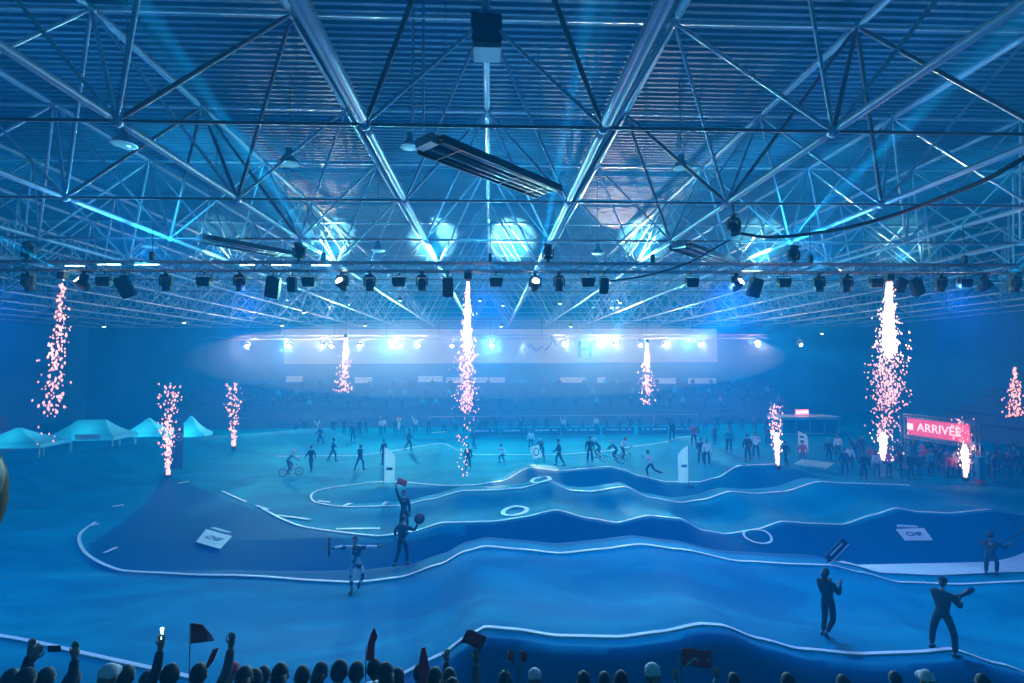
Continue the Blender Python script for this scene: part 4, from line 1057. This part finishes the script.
for q, nm in ((a_, 'post'), (b__, 'post')):
    bm = BM(); seg_truss(bm, q, q+Vector((0, 0, AH)), .3, (0, 1, 0)); link(nm, bm, M['alu'], t)
    bm = BM(); box(bm, q+Vector((0, 0, .02)), (.7, .7, .04)); link('foot_plate', bm, M['tubedark'], t)
for z in (AH-.05, AH-1.5):
    bm = BM(); seg_truss(bm, a_+Vector((0, 0, z)), b__+Vector((0, 0, z)), .18, (0, 0, 1)); link('cross_beam', bm, M['alu'], t)
dr = (b__-a_); ang = math.atan2(dr.y, dr.x); mid = (a_+b__)/2+Vector((0, 0, AH-.78))
bm = BM(); box(bm, mid, (dr.length-.5, .06, 1.12), Euler((0, 0, ang)).to_matrix()); bn = link('banner', bm, M['archbanner'], t)
M['whiteglow'] = mat('white_print', (.95, .95, .95), .5, emit=(1, .8, .9), es=.5)
nrm = Vector((math.sin(ang), -math.cos(ang), 0))
text_mesh('lettering', 'ARRIVÉE', .78, M['whiteglow'], bn, mid+nrm*.05+dr.normalized()*.1, (PI/2, 0, ang), .01)
bm = BM(); box(bm, mid+nrm*.05-dr.normalized()*(dr.length*.40), (.42, .03, .42), Euler((0, 0, ang)).to_matrix()); link('square_logo', bm, M['whiteglow'], bn)
bm = BM(); box(bm, b__+Vector((0, -.25, .95)), (.42, .3, 1.5)); bevel(bm, .03); link('teal_post_cover', bm, CL['teal'], t)
bm = BM(); box(bm, b__+Vector((0, -.25, .16)), (.44, .34, .3)); bevel(bm, .02); link('red_foot_weight', bm, CL['red'], t)
flag(p0+Vector((.4, -.5, 1.5)), 0, .9, .5, .3, CL['pink'], 'pink flag waved beside the left post of the finish arch', None, .5)
# white peaked tents on the left
M['tent'] = mat('tent_cloth', (.25, .85, .95), .7)
n = M['tent'].node_tree; tl_ = n.nodes.new('ShaderNodeBsdfTranslucent'); tl_.inputs['Color'].default_value = (.25, .9, 1, 1); mxs = n.nodes.new('ShaderNodeMixShader'); mxs.inputs[0].default_value = .5
n.links.new(n.nodes['Principled BSDF'].outputs[0], mxs.inputs[1]); n.links.new(tl_.outputs[0], mxs.inputs[2]); n.links.new(mxs.outputs[0], n.nodes['Material Output'].inputs['Surface'])
def tent(x, y, w_, d, wall, peak, ridge, label, sign=False):
    t = empty('peaked_tent', (x, y, 0), 0, label, 'tent', 'tents behind the left bank')
    bm = BM(); N = 8; ring = []
    def prof(u): return (1-u)**1.7
    lv = []
    for k in range(N+1):
        u = k/N; hw_, hd_ = w_/2*(1-u)+ridge/2*u, d/2*(1-u)+.06*u
        z = wall+(peak-wall)*(1-(1-u)**.62) if False else wall+(peak-wall)*u**1.5
        lv.append([bm.verts.new(v) for v in ((-hw_, -hd_, z), (hw_, -hd_, z), (hw_, hd_, z), (-hw_, hd_, z))])
    for A, B in zip(lv, lv[1:]):
        for i in range(4): bm.faces.new((A[i], A[(i+1) % 4], B[(i+1) % 4], B[i]))
    bm.faces.new(lv[-1]); link('roof_canopy', bm, M['tent'], t)
    bm = BM()
    for i, (a, b_) in enumerate((((-w_/2, -d/2), (w_/2, -d/2)), ((w_/2, -d/2), (w_/2, d/2)), ((w_/2, d/2), (-w_/2, d/2)), ((-w_/2, d/2), (-w_/2, -d/2)))):
        V = [bm.verts.new((a[0], a[1], wall)), bm.verts.new((b_[0], b_[1], wall)), bm.verts.new((b_[0], b_[1], wall-.3)), bm.verts.new((a[0], a[1], wall-.3))]; bm.faces.new(V)
    link('valance', bm, M['tent'], t)
    for sx in (-1, 1):
        for sy in (-1, 1):
            bm = BM(); rod(bm, (sx*(w_/2-.05), sy*(d/2-.05), 0), (sx*(w_/2-.05), sy*(d/2-.05), wall), .04, 6); link('leg', bm, M['alu'], t)
    point((x, y, wall*.7), 50, (.05, .6, 1), .3, 'tent_fill')  # added fill lamp, itself unseen, to brighten the tent cloth
    if sign:
        bm = BM(); box(bm, (w_*.14, -d/2-.03, wall-.02), (w_*.36, .02, .4)); link('pale_sign', bm, M['banner'], t)
for px0, px1, pw, pp_, Y, ridge, lab, sg in ((-45, 38, 449, 428, 38, .3, 'white tent cut by the left edge, lowest of the row', False), (38, 112, 441, 420, 41, 2.2, 'widest white tent with a flat ridge and pale sign strip', True), (116, 163, 437, 418, 44, .1, 'white tent with a sharp peak in the middle of the row', False), (166, 203, 437, 416, 46, .1, 'white tent with a sharp peak behind the left spark jet', False)):
    a = at(px0, pw, Y); b_ = at(px1, pw, Y); pk = at((px0+px1)/2, pp_, Y+(b_.x-a.x)*.3)
    tent((a.x+b_.x)/2, Y+(b_.x-a.x)*.3, (b_.x-a.x)*.95, (b_.x-a.x)*.5, a.z+.25, pk.z, ridge, lab, sg)
# glazed cabin with the lit red sign
a = at(781, 433, 52); b_ = at(838, 433, 52)
t = empty('glazed_cabin', ((a.x+b_.x)/2, 53, 0), 0, 'pale cabin with a window band behind the feather flag on the right', 'cabin')
W_ = b_.x-a.x; cz = at(800, 433, 52).z; ct = at(800, 417, 52).z
M['cabin'] = mat('cabin_panel', (.3, .48, .55), .6); M['cabglass'] = mat('cabin_glass', (.03, .08, .13), .1)
bm = BM(); box(bm, (0, 0, cz/2), (W_, 2.4, cz)); link('lower_wall', bm, M['cabin'], t)
bm = BM(); box(bm, (0, 0, ct-.12), (W_+.3, 2.7, .28)); link('flat_roof', bm, M['cabin'], t)
for k in range(4):
    x0_ = -W_/2+W_*k/4; bm = BM(); box(bm, (x0_+W_/8, 0, (cz+ct-.26)/2), (W_/4-.1, 2.2, ct-.26-cz)); link('window_pane', bm, M['cabglass'], t)
for k in range(5):
    bm = BM(); box(bm, (-W_/2+.05+(W_-.1)*k/4, -1.15, (cz+ct-.26)/2), (.1, .1, ct-.26-cz)); link('mullion', bm, M['cabin'], t)
M['redlit'] = mat('red_lit_sign', (.9, .1, .15), .5, emit=(1, .10, .16), es=2.2)
s_ = empty('lit_red_sign', at(808, 417, 51.8)+Vector((0, 1, .02)), 0, 'small glowing red sign with white lettering on the cabin roof', 'sign')
bm = BM(); box(bm, (0, 0, .38), (1.3, .14, .5)); sb = link('light_box', bm, M['redlit'], s_)
M['signtext'] = mat('sign_letters', (1, 1, 1), .5, emit=(1, .85, .9), es=3)
text_mesh('lettering', 'BUVETTE', .30, M['signtext'], sb, (0, -.08, .38), (PI/2, 0, 0), .01)
bm = BM(); rod(bm, (-.5, 0, 0), (-.5, 0, .14), .03, 6); rod(bm, (.5, 0, 0), (.5, 0, .14), .03, 6); link('bracket', bm, M['tubedark'], s_)
# low pale platform in front of the cabin
p = hit(823, 472)
t = empty('square_platform', (p.x, p.y+.9, ground(p.x, p.y+.9)+.0), .78, 'low pale diamond-shaped table on thin legs in front of the cabin', 'table')
bm = BM(); box(bm, (0, 0, .42), (2.0, 2.0, .08)); bevel(bm, .01); link('tabletop', bm, M['sail'], t)
for sx in (-.75, .75):
    for sy in (-.75, .75):
        bm = BM(); rod(bm, (sx, sy, 0), (sx, sy, .4), .03, 6); link('leg', bm, M['alu'], t)
person(p+Vector((.0, 2.2, 0)), 2.9, STAND, 'stand', 'red', 'grey', 'person in a red top standing behind the low pale table', 'people on the far track')
# white mats with blue letters lying on the infield
def mat_sign(corners, label):
    P4 = [hit(*c) for c in corners]; c0 = sum(P4, Vector())/4
    nn = ((P4[1]-P4[0]).cross(P4[3]-P4[0])).normalized(); nn = nn if nn.z > 0 else -nn
    P4 = [p_-nn*((p_-c0).dot(nn))+Vector((0, 0, .03)) for p_ in P4]; c0 = sum(P4, Vector())/4
    t = empty('printed_mat', c0, 0, label, 'mat', 'printed mats on the infield')
    bm = BM(); lo = [bm.verts.new(p-c0+Vector((0, 0, .02))) for p in P4]; hi = [bm.verts.new(p-c0+Vector((0, 0, .05))) for p in P4]
    bm.faces.new(hi); bm.faces.new(lo[::-1])
    for i in range(4): bm.faces.new((lo[i], lo[(i+1) % 4], hi[(i+1) % 4], hi[i]))
    bmesh.ops.recalc_face_normals(bm, faces=bm.faces[:])
    sh = link('sheet', bm, M['white'], t)
    ex = (P4[1]-P4[0]); ey = (P4[3]-P4[0]); ang = math.atan2(ex.y, ex.x)
    L = ex.length
    o = text_mesh('lettering', 'CHB', L*.30, M['letter'], sh, (0, 0, 0), (0, 0, 0), .003, bold=.012)
    xx = ex.normalized(); yy = nn.cross(xx).normalized(); Bs = Matrix((xx, yy, nn)).transposed()
    o.location = nn*.06; o.rotation_euler = Bs.to_euler()
    for u, v_ in ((.25, .2), (.5, .18), (.75, .22)):
        bm = BM(); q = P4[0]+ex*u+ey*v_-c0; box(bm, q+nn*.056, (L*.16, L*.045, .006), Bs); link('small_print', bm, M['banner'], sh)
    return P4
mat_sign(((196, 544), (220, 551), (232, 537), (206, 531)), 'white printed mat lying on the dark island at the left')
mat_sign(((905, 542), (933, 542), (924, 529.5), (896, 531)), 'white printed mat lying on the dark infield at the right')
for (pxa, pya), (pxb, pyb), lab in (((212, 529), (230, 534), 'thin pale bar lying behind the left printed mat'), ((898, 528), (917, 526.5), 'thin pale bar lying behind the right printed mat')):
    a = hit(pxa, pya); b_ = hit(pxb, pyb); bm = BM(); box(bm, (a+b_)/2+Vector((0, 0, .04)), ((b_-a).length, .16, .07), Euler((0, 0, math.atan2(b_.y-a.y, b_.x-a.x))).to_matrix()); bevel(bm, .01)
    tag(link('floor_bar', bm, M['banner']), lab, 'bar')
p = hit(536, 468)
t = empty('square_flag', p, 0, 'white square flag with a dark ring on the ridge crest', 'flag')
bm = BM(); rod(bm, (.1, 0, 0), (-.35, 0, 1.45), .015, 6); link('flag_pole', bm, M['tubedark'], t)
bm = BM(); box(bm, (0, 0, .95), (.55, .02, .75), Euler((0, -.3, 0)).to_matrix()); link('flag_cloth', bm, M['sail'], t)
bm = BM(); tube(bm, [(.03+.15*math.cos(a*PI/8), -.02, .97+.22*math.sin(a*PI/8)) for a in range(17)], .03, 6); link('ring_print', bm, M['letter'], t)
# barriers with lettering in front of the far spectators and the fence over them
for k, (px0, px1, txt) in enumerate(((470, 498, ''), (500, 529, ''), (531, 560, ''), (562, 600, ''), (602, 634, ''), (638, 668, ''), (672, 700, ''))):
    a = at(px0, 437, 52.5); b_ = at(px1, 437, 52.5); L = b_.x-a.x
    t = empty('crowd_barrier', ((a.x+b_.x)/2, 52.5, 0), 0, 'dark barrier panel with pale print, number %s from the left in the row' % ['one', 'two', 'three', 'four', 'five', 'six', 'seven'][k], 'barrier', 'crowd barriers before the far spectators')
    bm = BM(); box(bm, (0, 0, .5), (L-.05, .06, .75)); link('panel', bm, M['fence'], t)
    bm = BM()
    for x in (-L/2+.15, L/2-.15): box(bm, (x, 0, .03), (.06, .6, .06))
    box(bm, (0, 0, .09), (L-.05, .05, .08)); link('foot', bm, M['alu'], t)
    bm = BM(); rr_ = random.Random(k); x = -L*.36
    while x < L*.36:
        w_ = rr_.uniform(.1, .3); box(bm, (x+w_/2, -.04, .62), (w_, .02, rr_.uniform(.14, .2))); x += w_+rr_.choice((.04, .05, .25))
    link('print', bm, M['banner'], t)
t = empty('mesh_fence', (at(565, 420, 57.2).x, 57.2, 0), 0, 'thin high fence rail on posts in front of the far grandstand', 'fence')
bm = BM(); rod(bm, (-15, 0, 1.6), (15, 0, 1.6), .03, 6); link('rail', bm, M['alu'], t)
for k in range(7):
    bm = BM(); rod(bm, (-15+k*5, 0, 0), (-15+k*5, 0, 1.6), .03, 6); link('post', bm, M['alu'], t)

# ------------------------------------------------------------------ near spectators along the lower edge
NSTEP = {6.1: 2.1, 6.6: 1.82, 7.1: 1.54}
bm = BM()
for y_, z_ in NSTEP.items(): box(bm, (0, y_, z_/2-.3), (40, .5, z_+.6))
tag(link('floor_stand', bm, M['concrete']), kind='structure')
bm = BM(); box(bm, (-1, .3, 5.68/2), (6, 2.6, 5.68)); tag(link('floor_platform', bm, M['concrete']), kind='structure')
HOLD = P_(aR=((.35, .35, 1), (.0, .3, 1)), curl=1.0)
CHEER = P_(aL=((-.35, .35, .9), (.05, .2, 1)), aR=((.2, .5, -.9), (-.2, .9, .1)))
NP = {'stand': STAND, 'hold': HOLD, 'cheer': CHEER, 'up2': UP2, 'clap': CLAP, 'phone': PHONE}
NCOUNT = [0]
def near(px, py, pose, top, label, hat=None, hatcol=None, hair='short', rz=0.0, Y=None, face=True):
    NCOUNT[0] += 1; Y = (6.6, 7.1, 6.1)[NCOUNT[0] % 3]; nz = NSTEP[Y]
    p = at(px, py, Y); sc_ = min(1.12, max(.84, (p.z-nz)/1.735))
    t, J = person((p.x, Y, nz), rz, NP[pose], pose+'n', top, 'black', label, 'spectators along the near edge', hat, hair, sc_, hatcol)
    return t, J
def wr(t, J, k='wrR', off=(0, 0, .06)): return Matrix.LocRotScale(t.location, t.rotation_euler, t.scale) @ (J[k]+Vector(off))
near(8, 668, 'stand', 'black', 'dark-haired spectator at the far left corner of the lower edge')
t, J = near(22, 672, 'phone', 'black', 'spectator near the left corner lifting a phone in both hands', hatcol=None)
bm = BM(); box(bm, (0, 0, 0), (.15, .01, .075)); bevel(bm, .003); hw = (wr(t, J, 'wrR')+wr(t, J, 'wrL'))/2
tag(link('phone', bm, M['blackgloss'], None, loc=hw+Vector((0, 0, .04))), 'dark phone held up by the spectator near the left corner', 'phone')
near(43, 672, 'cheer', 'black', 'spectator with left arm raised high near the left corner, in front of the white line')
near(70, 676, 'stand', 'black', 'spectator ducked low between two raised arms at the left', hair='long')
near(105, 664, 'stand', 'grey', 'spectator in a pale cap left of the one holding up a light', 'cap', 'white')
t, J = near(124, 659, 'hold', 'black', 'spectator raising a small light high in the right hand')
bm = BM(); rod(bm, (0, 0, -.06), (0, 0, .05), .012, 8); ball(bm, (0, 0, .07), .022, 8); tag(link('hand_light', bm, M['tubelamp'], None, loc=wr(t, J, off=(0, .02, .13))), 'tiny glowing light held up over the left part of the crowd', 'light')
near(145, 677, 'stand', 'black', 'low head just right of the spectator with the small light')
near(168, 666, 'stand', 'black', 'lone dark head between the raised light and the flag pole')
t, J = near(197, 663, 'hold', 'grey', 'spectator in a grey top under the dark red flag')
# flag on a pole beside that spectator
fl = empty('flag', (at(190, 640, 6.4).x, 6.4, 3.74), 0, 'dark red flag with a pale corner on a thin upright pole at the left', 'flag', 'flags of the near spectators')
bm = BM(); rod(bm, (0, 0, -.8), (0, 0, .68), .008, 6); link('flag_pole', bm, M['alu'], fl)
bm = BM(); V = [bm.verts.new(v) for v in ((.01, 0, .68), (.12, .04, .64), (.27, .0, .50), (.28, .0, .47), (.14, .03, .45), (.01, 0, .44))]; bm.faces.new(V)
r = bmesh.ops.extrude_face_region(bm, geom=bm.faces[:]); 
for v in [q for q in r['geom'] if isinstance(q, bmesh.types.BMVert)]: v.co.y += .006
link('flag_cloth', bm, CL['red'], fl)
bm = BM(); V = [bm.verts.new(v) for v in ((.20, -.005, .56), (.27, -.008, .50), (.28, -.008, .47), (.2, .0, .465))]; bm.faces.new(V); link('pale_corner', bm, CL['pink'], fl)
t, J = near(228, 668, 'stand', 'black', 'spectator in a red cap right of the flag pole', 'cap', 'red')
bm = BM(); tube(bm, [(0, 0, 0), (.05, 0, .09), (.09, 0, .19), (.13, 0, .22)], [.02, .035, .03, .008], 8); tag(link('rolled_banner', bm, CL['red'], None, loc=at(207, 667, 6.55)), 'rolled dark red cloth raised between the flag pole and the red cap', 'banner')
DH = [(243, 673), (254, 675), (261, 672), (279, 670), (302, 672), (319, 668), (338, 667), (355, 668), (374, 664), (386, 669), (396, 674), (419, 669), (434, 674), (450, 674)]
desc = ['small dark head right of the red cap', 'dark head, left of a close pair, in the lower left crowd', 'dark head, right of a close pair, in the lower left crowd', 'dark head with a pale hair clip left of the evenly spaced heads', 'round dark head left of the evenly spaced heads', 'narrow dark head, first of the evenly spaced heads',
        'tall dark head, second of the evenly spaced heads', 'dark head directly below the long red pennant', 'big dark head just right below the red pennant', 'dark head touching the big one right of the pennant', 'dark head left of the crumpled red scarf', 'dark head under the hand with the red scarf', 'dark head right of the hand with the red scarf', 'low dark head left of the waved red flag']
for (px, py), d_ in zip(DH, desc): near(px, py, 'stand', random.choice(['black', 'navy']), 'spectator with a '+d_ if d_.startswith('small') or True else d_, hair=random.choice(['short', 'long']), rz=random.uniform(-.3, .3), Y=6.6+random.uniform(-.1, .1))
t, J = near(425, 680, 'hold', 'black', 'spectator reaching up with a red and white scarf')
bm = BM(); V = [bm.verts.new(v) for v in ((-.02, 0, .02), (.03, 0, .03), (.07, .02, -.2), (.12, .0, -.42), (0, 0, -.45), (-.07, .02, -.25))]; bm.faces.new(V)
r = bmesh.ops.extrude_face_region(bm, geom=bm.faces[:])
for v in [q for q in r['geom'] if isinstance(q, bmesh.types.BMVert)]: v.co.y += .01
tag(link('scarf', bm, CL['red'], None, loc=at(423, 650, 6.5)), 'red scarf hanging from the raised hand left of the waved flag', 'scarf')
bm = BM(); V = [bm.verts.new(v) for v in ((-.05, 0, -.15), (.05, 0, -.15), (.055, .01, .05), (.085, .02, .12), (.05, .01, .24), (.01, 0, .17), (-.03, .01, .05))]; bm.faces.new(V)
r = bmesh.ops.extrude_face_region(bm, geom=bm.faces[:])
for v in [q for q in r['geom'] if isinstance(q, bmesh.types.BMVert)]: v.co.y += .01
fl = empty('pennant', at(370, 648, 6.5), 0, 'long narrow dark red pennant held upright above the middle of the crowd', 'flag', 'flags of the near spectators')
link('cloth', bm, CL['red'], fl); bm = BM(); rod(bm, (-.05, 0, -.42), (-.05, 0, .02), .006, 6); link('flag_pole', bm, M['alu'], fl)
t, J = near(452, 684, 'hold', 'grey', 'spectator in a pale sleeve waving a red flag above the crowd')
fl = flag(wr(t, J, off=(0, .02, .02)), PI, -.5, .25, .17, CL['red'], 'red flag waved on a bent arm where the near line starts', 'flags of the near spectators', .28)
t, J = near(700, 694, 'up2', 'teal', 'spectator holding a red flag spread between both hands on the right')
g = (wr(t, J, 'wrR')+wr(t, J, 'wrL'))/2
fl = flag((g.x-.19, g.y, g.z-.1), 0, 0, .4, .22, CL['red'], 'dim red flag with a pale curl spread in front of the dark bank', 'flags of the near spectators', .42)
bm = BM(); tube(bm, [(.06, -.02, .22), (.16, -.02, .30), (.26, -.0, .24), (.36, -.02, .28)], .012, 6); link('pale_curl', bm, M['banner'], fl)
for px, py, lab, hat in ((535, 675, 'spectator with a bright round white cap right of the waved flag', 'white'), (654, 671, 'spectator in a white cap left of the spread red flag', 'white'), (584, 677, 'dim head between the two white caps, left one', None), (605, 677, 'dim head between the two white caps, middle one', None), (622, 677, 'dim head between the two white caps, right one', None),
                         (505, 677, 'dim head below the two small red pennants', None), (735, 678, 'dim head right of the spread red flag', None), (790, 679, 'dim low head under the stepping man', None), (845, 680, 'dim low head left of the photographer legs', None), (897, 676, 'dim head just left below the photographer', None), (930, 677, 'dim head below the photographer legs', 'white'), (985, 679, 'dim head at the lower right', None)):
    near(px, py, 'stand', 'black', lab, 'cap' if hat else None, hat, Y=6.6)
for px, lab in ((508, 'small dark red pennant, left of two dim ones before the bank'), (521, 'small dark red pennant, right of two dim ones before the bank')):
    flag(at(px-3, 680, 6.6), 0, .12, .07, .12, CL['red'], lab, 'flags of the near spectators', .36)
# the figure standing beside the camera, cut by the left edge
LEAN = P_(spine=(.5, 0, 1), head=(1.3, 0, 1), aR=((-.1, -.4, -1), (-.2, .3, -1)))
lj = joints(LEAN)['head']; q = at(-9, 500, 1.0)
t, J = person((q.x-.115-lj.x, 1.0-lj.y, q.z-lj.z), 0, LEAN, 'lean', 'black', 'black', 'dark figure leaning in close by, cut off by the left edge', None, None, 'short', 1.0)
bm = BM(); ball(bm, lj, .118, 20, (.9, 1.0, 1.2)); tube(bm, [joints(LEAN)['neck']+Vector((-.03, 0, -.02)), lj+Vector((-.03, 0, -.05))], [.12, .10], 12); link('hood', bm, CL['black'], t)

# bank of thicker smoke hanging round the far truss
M['smoke'] = bpy.data.materials.new('smoke'); M['smoke'].use_nodes = True; n = M['smoke'].node_tree; n.nodes.remove(n.nodes['Principled BSDF'])
v_ = n.nodes.new('ShaderNodeVolumeScatter'); v_.inputs['Density'].default_value = .032; v_.inputs['Color'].default_value = (.75, .9, 1, 1)
n.links.new(v_.outputs[0], n.nodes['Material Output'].inputs['Volume'])
for c, r_ in (((0, 57.6, 8.0), (34, 4, 4.6)),):
    bm = BM(); ball(bm, c, 1, 32, r_); tag(link('haze', bm, M['smoke']), 'pale bank of smoke round the far truss', 'haze', None, 'stuff')
